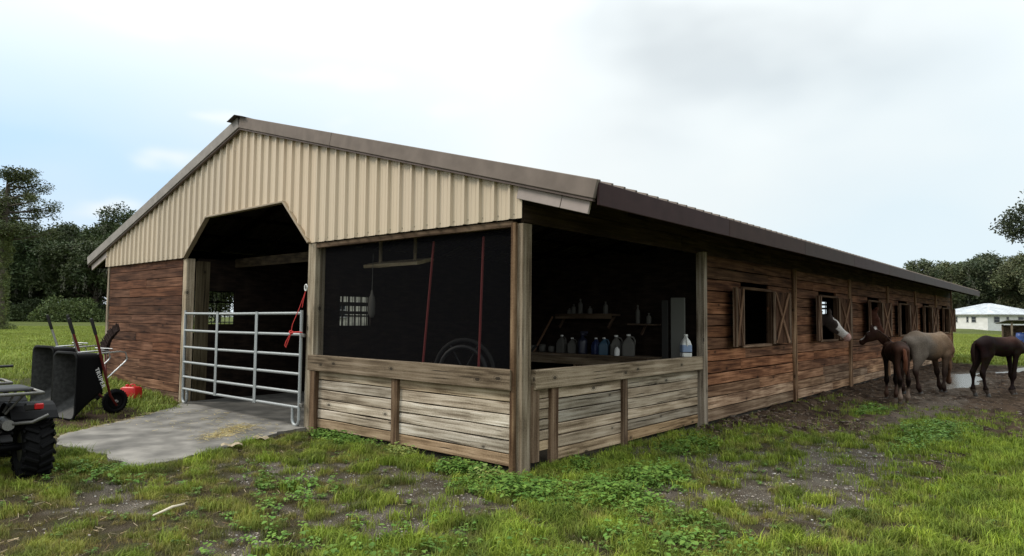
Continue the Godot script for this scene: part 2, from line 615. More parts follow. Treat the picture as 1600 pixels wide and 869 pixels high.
func make_ground() -> void:
	var xs := axis(-8.0, 5.2, 0.075, -420.0, 420.0)
	var zs := axis(-14.0, 4.6, 0.075, -420.0, 160.0, -27.0)
	var g := G.new()
	for z in zs:
		for x in xs:
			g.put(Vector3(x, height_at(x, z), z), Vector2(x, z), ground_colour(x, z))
	var w := xs.size()
	for a in zs.size() - 1:
		for b in w - 1:
			var k := a * w + b
			g.tri_i(k, k + w, k + w + 1)
			g.tri_i(k, k + w + 1, k + 1)
	tag(obj("ground", g, M.ground), "uneven farmyard ground of grass, gravel, mud and lawn", "", "", "structure")

	# wet ruts that mirror the sky
	var p := G.new()
	for a in 66:
		for b in 22:
			var x := 0.9 + 0.12 * b
			var z := -13.2 - 0.2 * a
			if puddle_at(x + 0.06, z - 0.1) > 0.35:
				p.quad(Vector3(x, -0.045, z), Vector3(x + 0.12, -0.045, z), Vector3(x + 0.12, -0.045, z - 0.2), Vector3(x, -0.045, z - 0.2))
	tag(obj("puddle_water", p, M.water), "shallow pale water lying in the muddy ruts", "", "", "structure")


const APRON := [Vector2(-8.02, 0.0), Vector2(-7.5, 0.30), Vector2(-6.6, 1.35), Vector2(-5.62, 2.62), Vector2(-4.9, 2.74), Vector2(-3.9, 2.60), Vector2(-3.0, 2.62), Vector2(-3.1, 2.1), Vector2(-3.35, 1.6), Vector2(-3.62, 1.0), Vector2(-3.85, 0.45), Vector2(-3.97, 0.0)]


func make_apron() -> void:
	var ring := PackedVector2Array()
	for k in APRON.size():
		var a: Vector2 = APRON[k]
		var b: Vector2 = APRON[(k + 1) % APRON.size()]
		var m := int(a.distance_to(b) / 0.09) + 1
		for s in m:
			var q := a.lerp(b, float(s) / m)
			if q.y > 0.1:
				q += Vector2(noise_b.get_noise_2d(q.x * 2.0, q.y * 2.0), noise_b.get_noise_2d(q.x * 2.0 + 40.0, q.y * 2.0)) * 0.10
			ring.append(q)
	var g := G.new()
	g.tint = Color(0.29, 0.27, 0.24)
	var t := Geometry2D.triangulate_polygon(ring)
	for q in ring:
		g.put(Vector3(q.x, 0.045, q.y))
	for k in range(0, t.size(), 3):
		var a := ring[t[k]]
		var b := ring[t[k + 1]]
		var c := ring[t[k + 2]]
		if (b - a).cross(c - a) < 0.0:
			g.tri_i(t[k], t[k + 1], t[k + 2])
		else:
			g.tri_i(t[k], t[k + 2], t[k + 1])
	var n := ring.size()
	for k in n:
		var a := ring[k]
		var b := ring[(k + 1) % n]
		g.quad(Vector3(a.x, 0.045, a.y), Vector3(b.x, 0.045, b.y), Vector3(b.x, -0.1, b.y), Vector3(a.x, -0.1, a.y))
	tag(obj("concrete_apron", g, M.concrete), "worn concrete slab running out of the barn doorway", "", "", "structure")


# ------------------------------------------------------------------ the barn
func gable_y(x: float) -> float:
	return RIDGE - 0.13 - SLOPE * absf(x + BW * 0.5)


func arch_y(x: float) -> float:
	if x <= -8.05 or x >= -3.96:
		return WALL
	if x < -7.22:
		return lerpf(WALL, 3.34, (x + 8.05) / 0.83)
	if x < -4.68:
		return 3.34
	return lerpf(3.34, WALL, (x + 4.68) / 0.72)


# ribbed sheet profile: [position, height] pairs over one 0.914 m sheet
func ribs(width: float) -> Array:
	var out := []
	var p := 0.0
	while p < width - 0.01:
		for e in [[0.0, 0.0], [0.013, 0.034], [0.042, 0.034], [0.055, 0.0], [0.098, 0.0], [0.105, 0.003], [0.117, 0.003], [0.124, 0.0], [0.164, 0.0], [0.171, 0.003], [0.183, 0.003], [0.190, 0.0]]:
			out.append([p + e[0], e[1]])
		p += 0.2286
	out.append([width, 0.0])
	return out


func make_gable(barn: Node3D) -> void:
	var wall := node("gable_siding", barn)
	var sheet := 0.9144
	var x := -BW
	while x < -0.05:
		var wid := minf(sheet, -x)
		var g := G.new()
		g.tint = shade(Color(0.575, 0.47, 0.345), 0.06)
		var pr := []
		for e in ribs(sheet):
			if e[0] <= wid:
				pr.append([x + e[0], e[1]])
		if wid < sheet:
			pr.append([x + wid, 0.0])
		for br in [-8.05, -7.22, -4.68, -3.96, -BW * 0.5]:
			if br > x and br < x + wid:
				for k in pr.size() - 1:
					if pr[k][0] < br - 0.001 and pr[k + 1][0] > br + 0.001:
						pr.insert(k + 1, [br, lerpf(pr[k][1], pr[k + 1][1], (br - pr[k][0]) / (pr[k + 1][0] - pr[k][0]))])
						break
		for k in pr.size() - 1:
			var a: float = pr[k][0]
			var b: float = pr[k + 1][0]
			if b - a < 0.0005:
				continue
			var za: float = 0.03 + pr[k][1]
			var zb: float = 0.03 + pr[k + 1][1]
			g.quad(Vector3(a, arch_y(a), za), Vector3(b, arch_y(b), zb), Vector3(b, gable_y(b), zb), Vector3(a, gable_y(a), za))
			g.quad(Vector3(a, arch_y(a), za - 0.004), Vector3(b, arch_y(b), zb - 0.004), Vector3(b, arch_y(b), zb), Vector3(a, arch_y(a), za))
		obj("siding_panel", g, M.metal_tan, wall)
		x += sheet
	# folded trim round the doorway cut
	var cut := [Vector3(-8.05, WALL, 0.045), Vector3(-7.22, 3.34, 0.045), Vector3(-4.68, 3.34, 0.045), Vector3(-3.96, WALL, 0.045)]
	for k in 3:
		var tr := G.new()
		tr.tint = Color(0.30, 0.235, 0.155)
		tr.box(along((cut[k] + cut[k + 1]) * 0.5, cut[k + 1] - cut[k]), Vector3(cut[k].distance_to(cut[k + 1]), 0.03, 0.085), 0.004)
		obj("opening_trim", tr, M.metal_tan, wall)
	# screws along the foot of the sheets
	var s := G.new()
	s.tint = Color(0.30, 0.25, 0.18)
	var q := -BW + 0.075
	while q < -0.05:
		if q < -8.1 or q > -3.9:
			s.box(at(q, WALL + 0.05, 0.033), Vector3(0.012, 0.012, 0.008), 0.002)
		q += 0.2286
	tag(obj("screws", s, vmat(0.5, 0.5), wall), "", "", "", "stuff")


func slope_xf(side: float, p: float, z: float) -> Transform3D:
	# frame on the roof plane: x down the slope, y out of the roof, z along the barn
	var a := atan(SLOPE)
	var down := Vector3(side * cos(a), -sin(a), 0)
	var out := Vector3(side * sin(a), cos(a), 0)
	return Transform3D(Basis(down, out, down.cross(out)), Vector3(-BW * 0.5, RIDGE, z) + down * p)


func make_roof(barn: Node3D) -> void:
	var roof := node("roof", barn)
	var run := (BW * 0.5 + EAVE) / cos(atan(SLOPE))
	var sheet := 0.9144
	for side in [-1.0, 1.0]:
		var g := G.new()
		g.tint = Color(0.20, 0.165, 0.145)
		var pr := ribs(sheet)
		for k in pr.size() - 1:
			var a: float = pr[k][0]
			var b: float = pr[k + 1][0]
			if b - a < 0.0005:
				continue
			for dn in [0.0, 0.006]:
				var e := [Vector3(0, pr[k][1] - dn, -a), Vector3(run, pr[k][1] - dn, -a), Vector3(run, pr[k + 1][1] - dn, -b), Vector3(0, pr[k + 1][1] - dn, -b)]
				var f := []
				for p in e:
					var t := slope_xf(side, p.x, p.z)
					f.append(t.origin + t.basis.y * p.y)
				if side > 0.0 and dn == 0.0 or side < 0.0 and dn > 0.0:
					g.quad(f[0], f[1], f[2], f[3])
				else:
					g.quad(f[3], f[2], f[1], f[0])
			var t0 := slope_xf(side, run, -a)
			var t1 := slope_xf(side, run, -b)
			g.quad(t0.origin + t0.basis.y * (pr[k][1] - 0.02), t1.origin + t1.basis.y * (pr[k + 1][1] - 0.02), t1.origin + t1.basis.y * pr[k + 1][1], t0.origin + t0.basis.y * pr[k][1])
		var m := g.commit(M.metal_brown)
		for k in 32:
			var o := obj("roof_panel", m, null, roof)
			o.position.z = 0.09 - sheet * k
		# rake trim over the front edge, in two lengths, and under it a stepped strip tinted dark for the shadow line
		var cut := run * 0.38
		for e in [[0.04, cut], [cut - 0.03, run + 0.02]]:
			var mid: float = (e[0] + e[1]) * 0.5
			var t := slope_xf(side, mid, 0.105 + (0.004 if e[0] < 0.5 else 0.0))
			t.origin += t.basis.y * -0.062
			if side < 0.0:
				t = t * Transform3D(Basis(Vector3.UP, PI), Vector3.ZERO)
			var tr := G.new()
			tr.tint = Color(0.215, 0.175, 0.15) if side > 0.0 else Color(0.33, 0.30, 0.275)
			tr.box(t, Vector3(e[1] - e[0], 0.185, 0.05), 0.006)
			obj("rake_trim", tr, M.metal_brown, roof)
			var lo := G.new()
			lo.tint = Color(0.16, 0.125, 0.11)
			var t2 := t
			t2.origin += t.basis.y * -0.107 - Vector3(0, 0, 0.015)
			lo.box(t2, Vector3(e[1] - e[0] - 0.02, 0.028, 0.045), 0.003)
			obj("trim_shadow_strip", lo, M.metal_brown, roof)
		# sub-fascia beyond the wall corner
		for e in [[0.03, 0.60], [0.605, 0.94]]:
			var p0: float = (BW * 0.5 + e[0]) / cos(atan(SLOPE))
			var p1: float = (BW * 0.5 + e[1]) / cos(atan(SLOPE))
			var t3 := slope_xf(side, (p0 + p1) * 0.5, 0.05)
			t3.origin += t3.basis.y * -0.247
			var sb := G.new()
			sb.tint = Color(0.42, 0.36, 0.335)
			sb.box(t3, Vector3(p1 - p0, 0.125, 0.03), 0.004)
			obj("eave_return", sb, M.metal_brown, roof)
		# eave fascia in long sheets
		var zz := 0.10
		while zz > -29.2:
			var L := minf(3.05, zz + 29.25)
			var fa := G.new()
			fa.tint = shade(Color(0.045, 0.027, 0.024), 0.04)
			var ex: float = (BW * 0.5 + EAVE) * side - BW * 0.5
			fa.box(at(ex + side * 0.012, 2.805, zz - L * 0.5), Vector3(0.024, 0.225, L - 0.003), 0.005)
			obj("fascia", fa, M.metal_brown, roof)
			zz -= L
		# purlins and rafters under the sheets
		for p in [0.4, 1.5, 2.7, 3.9, 5.1, 6.2, 6.95]:
			var pu := G.new()
			pu.tint = Color(0.09, 0.07, 0.05)
			var t4 := slope_xf(side, p, -14.6)
			t4.origin += t4.basis.y * -0.05
			pu.box(t4, Vector3(0.09, 0.04, 29.1), 0.0)
			obj("purlin", pu, M.brown_wood, roof)
		for k in 15:
			var ra := G.new()
			ra.tint = Color(0.09, 0.07, 0.05)
			var t5 := slope_xf(side, run * 0.5 - 0.03, -0.1 - 2.06 * k)
			t5.origin += t5.basis.y * -0.155
			ra.box(t5, Vector3(run - 0.12, 0.165, 0.045), 0.0)
			obj("rafter", ra, M.brown_wood, roof)
	var cap := G.new()
	cap.tint = Color(0.10, 0.085, 0.08)
	for side in [-1.0, 1.0]:
		var t := slope_xf(side, 0.12, -14.45)
		t.origin += t.basis.y * 0.034
		cap.box(t, Vector3(0.26, 0.010, 29.32), 0.002)
	obj("ridge_cap", cap, M.metal_brown, roof)


func wall_planks(parent: Node3D, x0: float, x1: float, y0: float, y1: float, rows: int, frame: Transform3D, tints: Callable, m: Material, holes := [], gap := 0.008) -> void:
	# boards along the frame's x; holes are [x0, x1, y0, y1]
	var hgt := (y1 - y0) / rows
	for r in rows:
		var ya := y0 + hgt * r
		var yb := ya + hgt
		var spans := [[x0, x1]]
		for ho in holes:
			if yb > ho[2] + 0.02 and ya < ho[3] - 0.02:
				var next := []
				for s in spans:
					if ho[1] <= s[0] or ho[0] >= s[1]:
						next.append(s)
						continue
					if ho[0] > s[0] + 0.02:
						next.append([s[0], ho[0]])
					if ho[1] < s[1] - 0.02:
						next.append([ho[1], s[1]])
				spans = next
		for s in spans:
			var pieces := [s]
			if s[1] - s[0] > 3.0 and rng.randf() < 0.35:
				var c: float = lerpf(s[0], s[1], rng.randf_range(0.3, 0.7))
				pieces = [[s[0], c - 0.002], [c + 0.002, s[1]]]
			for q in pieces:
				var mid: float = (q[0] + q[1]) * 0.5
				var col: Color = tints.call(r, mid)
				plank(parent, "plank", q[1] - q[0], hgt - gap, 0.036, col, frame * at(mid, (ya + yb) * 0.5, rng.randf_range(-0.003, 0.003)), m, 0.0045)


func make_shutter(barn: Node3D, hinge: Vector3, toward: float, swing: float, col: Color) -> void:
	# toward: +1 when the shutter hangs on the near side of its window
	var s := node("window_shutter", barn, hinge)
	var w := 0.62
	var h := 0.97
	# local frame: x from hinge to free edge, y up, z out of the window face
	var dir := Vector3(sin(swing), 0, cos(swing) * toward).normalized()
	var b := Basis(dir, Vector3.UP, dir.cross(Vector3.UP)) if toward < 0.0 else Basis(-dir, Vector3.UP, (-dir).cross(Vector3.UP))
	var sg := 1.0 if toward < 0.0 else -1.0
	var f := Transform3D(b, Vector3.ZERO)
	for k in 3:
		var x := sg * (w / 6.0 + w / 3.0 * k)
		var pl := plank_g(h - 0.02, w / 3.0 - 0.005, 0.02, shade(Color(0.17, 0.10, 0.072)), f * Transform3D(Basis(Vector3(0, 1, 0), Vector3(-1, 0, 0), Vector3(0, 0, 1)), Vector3(x, h * 0.5, 0)))
		obj("shutter_board", pl, M.brown_wood, s)
	for fz in [-1.0, 1.0]:
		for x in [0.04, w - 0.04]:
			obj("stile", plank_g(h, 0.075, 0.02, shade(Color(0.30, 0.235, 0.19)), f * Transform3D(Basis(Vector3(0, 1, 0), Vector3(-1, 0, 0), Vector3(0, 0, 1)), Vector3(sg * x, h * 0.5, 0.021 * fz))), M.brown_wood, s)
		var dl := Vector2(w - 0.16, h - 0.04)
		for e in [-1.0, 1.0]:
			var ang := atan2(dl.y * e, dl.x)
			obj("brace", plank_g(dl.length(), 0.065, 0.02, shade(col), f * Transform3D(Basis(Vector3(0, 0, 1), ang), Vector3(sg * w * 0.5, h * 0.5, (0.022 if e < 0 else 0.031) * fz))), M.brown_wood, s)


func barred_window(parent: Node3D, centre: Vector3, wid: float, hgt: float, across: Vector3) -> void:
	# steel bars in an opening; across = the direction along the wall
	var g := G.new()
	var n := int(wid / 0.11)
	for k in n:
		var p := centre + across * (-wid * 0.5 + wid * (k + 0.5) / n)
		g.tube([p - Vector3(0, hgt * 0.5, 0), p + Vector3(0, hgt * 0.5, 0)], [0.011, 0.011], 6, false)
	for y in [-0.12, 0.5]:
		var q := centre + Vector3(0, hgt * 0.5 * y, 0)
		g.box(along(q, across), Vector3(wid, 0.045, 0.02), 0.0)
	obj("window_bars", g, M.dark_inside, parent)


const WIN := [-6.5, -10.85, -15.2, -19.05, -23.15, -27.25]
const BAYS := [-4.30, -8.52, -12.66, -16.80, -20.95, -25.05, -29.08]


func make_barn() -> void:
	var barn := thing("horse_barn", "long brown timber stable barn with tan metal gable and brown metal roof", "barn")
	make_roof(barn)
	make_gable(barn)

	# ---- front wall, left of the doorway
	var red := func(r: int, _x: float) -> Color:
		var k := clampf(1.0 - r / 4.0, 0.0, 1.0)
		return shade(Color(0.255, 0.135, 0.092).lerp(Color(0.30, 0.205, 0.150), k), 0.36)
	var fw := node("front_wall", barn)
	wall_planks(fw, -11.98, -8.27, 0.0, WALL + 0.02, 15, at(0, 0, -0.03), red, M.brown_wood)
	post(barn, "corner_board", 0.10, 2.9, 0.05, Color(0.62, 0.56, 0.50), Vector3(-12.02, 0.0, -0.012), M.grey_wood)
	post(barn, "door_post", 0.15, 2.70, 0.15, Color(0.78, 0.70, 0.58), Vector3(-8.15, -0.04, -0.075), M.grey_wood)
	post(barn, "door_jamb", 0.05, 2.66, 0.24, Color(0.15, 0.13, 0.09), Vector3(-8.05, -0.04, -0.29), M.grey_wood)
	post(barn, "door_post", 0.19, 2.70, 0.16, Color(0.56, 0.51, 0.43), Vector3(-3.94, -0.04, -0.06), M.grey_wood)
	post(barn, "door_post_cover", 0.13, 0.88, 0.03, Color(0.25, 0.185, 0.13), Vector3(-3.80, -0.03, 0.035), M.brown_wood)

	# ---- tack room: front
	var tw := node("tack_room_wall", barn)
	var grey := func(r: int, x: float) -> Color:
		if r == 0:
			return shade(Color(0.58, 0.46, 0.34), 0.12)
		if r == 5:
			return shade(Color(0.70, 0.60, 0.48), 0.12)
		return shade(Color(0.86, 0.825, 0.775), 0.2)
	wall_planks(tw, -3.74, -2.10, 0.06, 0.86, 6, at(0, 0, -0.03), grey, M.grey_wood, [], 0.013)
	wall_planks(tw, -1.98, -0.15, 0.05, 0.86, 6, at(0, 0, -0.03), grey, M.grey_wood, [], 0.013)
	post(tw, "batten", 0.115, 0.92, 0.05, Color(0.27, 0.205, 0.15), Vector3(-2.04, -0.06, 0.002), M.brown_wood)
	post(tw, "batten", 0.05, 0.92, 0.05, Color(0.24, 0.18, 0.13), Vector3(-3.765, -0.06, 0.002), M.brown_wood)
	plank(tw, "sill_beam", 3.80, 0.215, 0.10, Color(0.34, 0.285, 0.225), at(-2.02, 0.965, 0.012), M.grey_wood, 0.003)
	plank(tw, "header_beam", 3.72, 0.07, 0.06, Color(0.20, 0.16, 0.12), at(-2.0, 2.625, -0.02), M.brown_wood, 0.003)
	# corner post: two timbers and a cover board
	post(barn, "corner_post", 0.14, 2.70, 0.14, Color(0.40, 0.35, 0.29), Vector3(-0.07, -0.08, -0.07), M.grey_wood)
	post(barn, "corner_post_cover", 0.065, 2.70, 0.04, Color(0.30, 0.22, 0.15), Vector3(-0.113, -0.07, 0.021), M.brown_wood)
	# insect screen on the front of the tack room
	var sc := G.new()
	sc.quad(Vector3(-3.84, 1.07, -0.05), Vector3(-0.14, 1.07, -0.05), Vector3(-0.14, 2.60, -0.05), Vector3(-3.84, 2.60, -0.05))
	obj("insect_screen", sc, M.screen, barn)

	# ---- tack room: side
	var side_f := Transform3D(Basis(Vector3.UP, PI * 0.5), Vector3(-0.03, 0, 0))      # frame x = -z world
	var warm := func(r: int, x: float) -> Color:
		if r == 0:
			return shade(Color(0.66, 0.48, 0.31) if x > 2.0 else Color(0.78, 0.64, 0.48), 0.10)
		return shade(Color(0.62, 0.55, 0.47), 0.24)
	wall_planks(tw, 0.27, 0.46, 0.19, 0.86, 6, side_f, warm, M.grey_wood, [], 0.013)
	wall_planks(tw, 0.60, 1.95, 0.05, 0.86, 6, side_f, warm, M.grey_wood, [], 0.013)
	wall_planks(tw, 2.07, 4.14, 0.06, 0.86, 6, side_f, warm, M.grey_wood, [], 0.013)
	for e in [[0.20, 0.12, 0.10], [0.53, 0.13, -0.08], [2.01, 0.11, -0.02]]:
		post(tw, "batten", e[1], 0.90 - e[2], 0.055, shade(Color(0.29, 0.23, 0.18), 0.1), Vector3(0.0, e[2], -e[0]), M.brown_wood, PI * 0.5)
	plank(tw, "sill_beam", 4.12, 0.20, 0.09, Color(0.52, 0.445, 0.36), Transform3D(Basis(Vector3.UP, PI * 0.5), Vector3(0.012, 0.965, -2.215)), M.grey_wood, 0.003)
	post(barn, "wall_post", 0.12, 2.7, 0.12, Color(0.54, 0.49, 0.44), Vector3(0.02, -0.05, -4.24), M.grey_wood, PI * 0.5)
	# dark header boards under the eave, all along
	for k in 8:
		var z := -0.02 - 3.64 * k
		for r in 2:
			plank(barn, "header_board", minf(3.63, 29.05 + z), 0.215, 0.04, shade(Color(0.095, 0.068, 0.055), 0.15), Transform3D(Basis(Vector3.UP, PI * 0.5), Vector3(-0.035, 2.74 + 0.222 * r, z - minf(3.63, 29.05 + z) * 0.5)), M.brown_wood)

	# ---- stall wall, six bays with windows and shutters
	var sw := node("stall_wall", barn)
	for k in 6:
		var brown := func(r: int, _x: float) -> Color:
			var c := Color(0.40, 0.215, 0.132).lerp(Color(0.25, 0.14, 0.092), clampf((r - 4) / 8.0, 0.0, 1.0))  # upper rows tinted darker: the eave's shade is put into the colour
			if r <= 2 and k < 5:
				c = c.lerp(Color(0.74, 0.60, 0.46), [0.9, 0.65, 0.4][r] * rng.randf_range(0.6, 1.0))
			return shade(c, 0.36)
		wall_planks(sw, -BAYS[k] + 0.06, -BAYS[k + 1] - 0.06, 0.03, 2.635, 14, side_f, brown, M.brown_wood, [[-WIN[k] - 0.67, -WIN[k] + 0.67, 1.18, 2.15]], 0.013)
		for e in [-0.045, 0.045]:
			if k < 5:
				post(sw, "batten", 0.07, 2.68, 0.05, shade(Color(0.50, 0.36, 0.25), 0.1), Vector3(0.012, -0.04, BAYS[k + 1] + e), M.brown_wood, PI * 0.5)
		var w := node("window_frame", barn)
		for e in [-0.69, 0.69]:
			post(w, "jamb", 0.045, 1.03, 0.09, Color(0.15, 0.105, 0.078), Vector3(-0.02, 1.15, WIN[k] + e), M.brown_wood, PI * 0.5)
		for y in [1.165, 2.165]:
			plank(w, "rail", 1.36, 0.045, 0.10, Color(0.20, 0.14, 0.10) if y > 2.0 else Color(0.36, 0.27, 0.21), Transform3D(Basis(Vector3.UP, PI * 0.5), Vector3(-0.015, y, WIN[k])), M.brown_wood)
		make_shutter(barn, Vector3(0.04, 1.18, WIN[k] + 0.70), 1.0, 0.20 + 0.08 * rng.randf_range(-1, 1), Color(0.38, 0.265, 0.20))
		make_shutter(barn, Vector3(0.035, 1.18, WIN[k] - 0.70), -1.0, 0.16 + 0.10 * rng.randf(), Color(0.38, 0.26, 0.195))
	post(barn, "corner_board", 0.12, 3.0, 0.06, Color(0.40, 0.30, 0.22), Vector3(0.0, -0.05, -29.05), M.brown_wood, PI * 0.5)

	make_interior(barn)


func slab(parent: Node3D, called: String, c: Vector3, s: Vector3, col: Color, m: Material) -> void:
	var g := G.new()
	g.tint = col
	g.box(at(c.x, c.y, c.z), s, 0.004)
	obj(called, g, m, parent)


# a boarded inner wall with rectangular openings: full-height panels of rough boards
func inner_wall(parent: Node3D, called: String, along_z: bool, fixed: float, a0: float, a1: float, top: float, holes: Array) -> void:
	var n := node(called, parent)
	var cuts := [a0, a1]
	for h in holes:
		cuts.append(h[0])
		cuts.append(h[1])
	cuts.sort()
	for k in cuts.size() - 1:
		var p: float = cuts[k]
		var q: float = cuts[k + 1]
		if q - p < 0.01:
			continue
		var spans := [[0.0, top]]
		for h in holes:
			if h[0] < q - 0.005 and h[1] > p + 0.005:
				spans = [[0.0, h[2]], [h[3], top]]
		for s in spans:
			if s[1] - s[0] < 0.02:
				continue
			var g := G.new()
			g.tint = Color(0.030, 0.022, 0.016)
			var c := Vector3((p + q) * 0.5, (s[0] + s[1]) * 0.5, fixed)
			var z := Vector3(q - p, s[1] - s[0], 0.04)
			if along_z:
				g.box(Transform3D(Basis(Vector3.UP, PI * 0.5), Vector3(fixed, c.y, c.x)), z, 0.0)
			else:
				g.box(at(c.x, c.y, c.z), z, 0.0)
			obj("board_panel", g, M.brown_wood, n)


func make_interior(barn: Node3D) -> void:
	slab(barn, "aisle_floor", Vector3((-D1 - D2) * 0.5, -0.03, -BL * 0.5 - 0.01), Vector3(D2 - D1, 0.14, BL), Color(0.16, 0.15, 0.135), M.concrete)
	for e in [[-D1 * 0.5 - 0.02, D1 - 0.06], [(-D2 - BW) * 0.5, BW - D2 - 0.06]]:
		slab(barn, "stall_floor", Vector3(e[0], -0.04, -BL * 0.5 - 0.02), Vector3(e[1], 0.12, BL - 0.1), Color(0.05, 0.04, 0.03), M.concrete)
	# outer walls that face away from the yard
	var lw := []
	for z in [-2.3, -6.5, -10.85, -15.2, -19.05, -23.15, -27.25]:
		lw.append([z - 0.67, z + 0.67, 1.18, 2.2])
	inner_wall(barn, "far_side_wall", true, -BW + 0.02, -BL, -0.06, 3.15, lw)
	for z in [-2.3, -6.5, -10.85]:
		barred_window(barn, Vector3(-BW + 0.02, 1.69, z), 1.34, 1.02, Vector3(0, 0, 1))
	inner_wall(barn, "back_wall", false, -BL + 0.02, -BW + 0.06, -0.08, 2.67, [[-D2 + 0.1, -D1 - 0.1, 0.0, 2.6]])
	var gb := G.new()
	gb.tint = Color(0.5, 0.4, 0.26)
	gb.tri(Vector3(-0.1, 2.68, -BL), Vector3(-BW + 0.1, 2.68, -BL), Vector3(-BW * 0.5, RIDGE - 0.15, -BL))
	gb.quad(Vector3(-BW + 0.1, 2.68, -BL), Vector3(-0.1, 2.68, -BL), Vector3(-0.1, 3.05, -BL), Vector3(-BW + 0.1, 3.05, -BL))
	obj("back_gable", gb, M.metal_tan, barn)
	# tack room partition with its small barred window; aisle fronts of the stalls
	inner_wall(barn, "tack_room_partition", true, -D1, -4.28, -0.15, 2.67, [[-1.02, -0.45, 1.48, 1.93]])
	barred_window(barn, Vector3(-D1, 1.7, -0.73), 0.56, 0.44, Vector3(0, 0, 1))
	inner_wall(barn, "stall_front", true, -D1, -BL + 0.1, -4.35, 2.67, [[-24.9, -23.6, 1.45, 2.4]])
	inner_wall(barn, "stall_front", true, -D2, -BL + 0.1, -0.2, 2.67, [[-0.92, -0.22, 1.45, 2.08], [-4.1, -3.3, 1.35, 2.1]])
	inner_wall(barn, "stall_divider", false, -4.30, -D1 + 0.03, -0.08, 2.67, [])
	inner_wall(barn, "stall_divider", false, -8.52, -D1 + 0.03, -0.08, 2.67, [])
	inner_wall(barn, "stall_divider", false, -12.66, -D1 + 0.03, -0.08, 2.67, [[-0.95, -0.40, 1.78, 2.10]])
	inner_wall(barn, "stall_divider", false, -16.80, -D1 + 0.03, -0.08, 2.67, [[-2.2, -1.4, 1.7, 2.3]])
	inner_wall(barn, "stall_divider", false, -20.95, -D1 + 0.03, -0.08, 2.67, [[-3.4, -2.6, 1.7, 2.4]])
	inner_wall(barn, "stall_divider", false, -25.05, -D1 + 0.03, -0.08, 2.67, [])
	barred_window(barn, Vector3(-0.67, 1.94, -12.66), 0.55, 0.32, Vector3(1, 0, 0))
	for z in [-8.52, -12.66]:
		inner_wall(barn, "far_stall_divider", false, z, -BW + 0.06, -D2 - 0.03, 2.67, [])
	# tie beams across the aisle
	for k in 7:
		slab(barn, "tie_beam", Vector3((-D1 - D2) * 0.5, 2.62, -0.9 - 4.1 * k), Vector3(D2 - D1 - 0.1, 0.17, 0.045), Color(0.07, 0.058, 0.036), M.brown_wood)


# ------------------------------------------------------------------ horses: one continuous skin over a jointed skeleton
# bones are [from, to, radius, radius, sideways stretch]
func skin(g: G, bones: Array, cell: float, k: float, coat: Callable) -> void:
	var lo := Vector3.INF
	var hi := -Vector3.INF
	for b in bones:
		var r: float = maxf(b[2], b[3]) * maxf(1.0, b[4]) + 0.07
		for p in [b[0], b[1]]:
			lo = lo.min(p - Vector3.ONE * r)
			hi = hi.max(p + Vector3.ONE * r)
	var nx := int((hi.x - lo.x) / cell) + 2
	var ny := int((hi.y - lo.y) / cell) + 2
	var nz := int((hi.z - lo.z) / cell) + 2
	var f := PackedFloat32Array()
	f.resize(nx * ny * nz)
	for b in bones:
		var a: Vector3 = b[0]
		var ra: float = b[2]
		var dr: float = b[3] - b[2]
		var st: float = 1.0 / b[4]
		var ab: Vector3 = b[1] - a
		ab.z *= st
		var ll := maxf(ab.length_squared(), 1e-8)
		var m := maxf(b[2], b[3])
		var reach := m + 0.09
		var mn: Vector3 = (a.min(b[1]) - Vector3(reach, reach, reach / minf(st, 1.0)) - lo) / cell
		var mx: Vector3 = (a.max(b[1]) + Vector3(reach, reach, reach / minf(st, 1.0)) - lo) / cell
		for ix in range(maxi(int(mn.x), 0), mini(int(mx.x) + 2, nx)):
			for iy in range(maxi(int(mn.y), 0), mini(int(mx.y) + 2, ny)):
				var p := Vector3(lo.x + ix * cell, lo.y + iy * cell, 0.0) - a
				var row := (ix * ny + iy) * nz
				for iz in range(maxi(int(mn.z), 0), mini(int(mx.z) + 2, nz)):
					p.z = (lo.z + iz * cell - a.z) * st
					var t := clampf(p.dot(ab) / ll, 0.0, 1.0)
					var d := p.distance_to(ab * t) - ra - dr * t
					if d < 0.1:
						f[row + iz] += exp(-k * d)
	var cells := {}
	var sx := ny * nz
	var steps := [sx, nz, 1]
	var dirs := [Vector3(1, 0, 0), Vector3(0, 1, 0), Vector3(0, 0, 1)]
	var acc_n := PackedInt32Array()
	var quads := []
	var first := g.v.size()
	for ix in range(1, nx - 1):
		for iy in range(1, ny - 1):
			for iz in range(1, nz - 1):
				var q := ix * sx + iy * nz + iz
				var s0 := f[q]
				var in0 := s0 >= 1.0
				for ax in 3:
					var s1 := f[q + steps[ax]]
					if (s1 >= 1.0) == in0:
						continue
					var v0 := log(maxf(s0, 1e-6))
					var v1 := log(maxf(s1, 1e-6))
					var p: Vector3 = lo + (Vector3(ix, iy, iz) + dirs[ax] * clampf(v0 / (v0 - v1), 0.0, 1.0)) * cell
					var a1: int = steps[(ax + 1) % 3]
					var a2: int = steps[(ax + 2) % 3]
					var ids := []
					for c in [q, q - a1, q - a1 - a2, q - a2]:
						if not cells.has(c):
							cells[c] = g.put(Vector3.ZERO)
							acc_n.append(0)
						var id: int = cells[c]
						g.v[id] += p
						acc_n[id - first] += 1
						ids.append(id)
					if not in0:
						ids.reverse()
					quads.append(ids)
	for k2 in acc_n.size():
		var p := g.v[first + k2] / float(acc_n[k2])
		g.v[first + k2] = p
		g.c[first + k2] = coat.call(p)
	for q in quads:
		g.tri_i(q[0], q[1], q[2])
		g.tri_i(q[0], q[2], q[3])


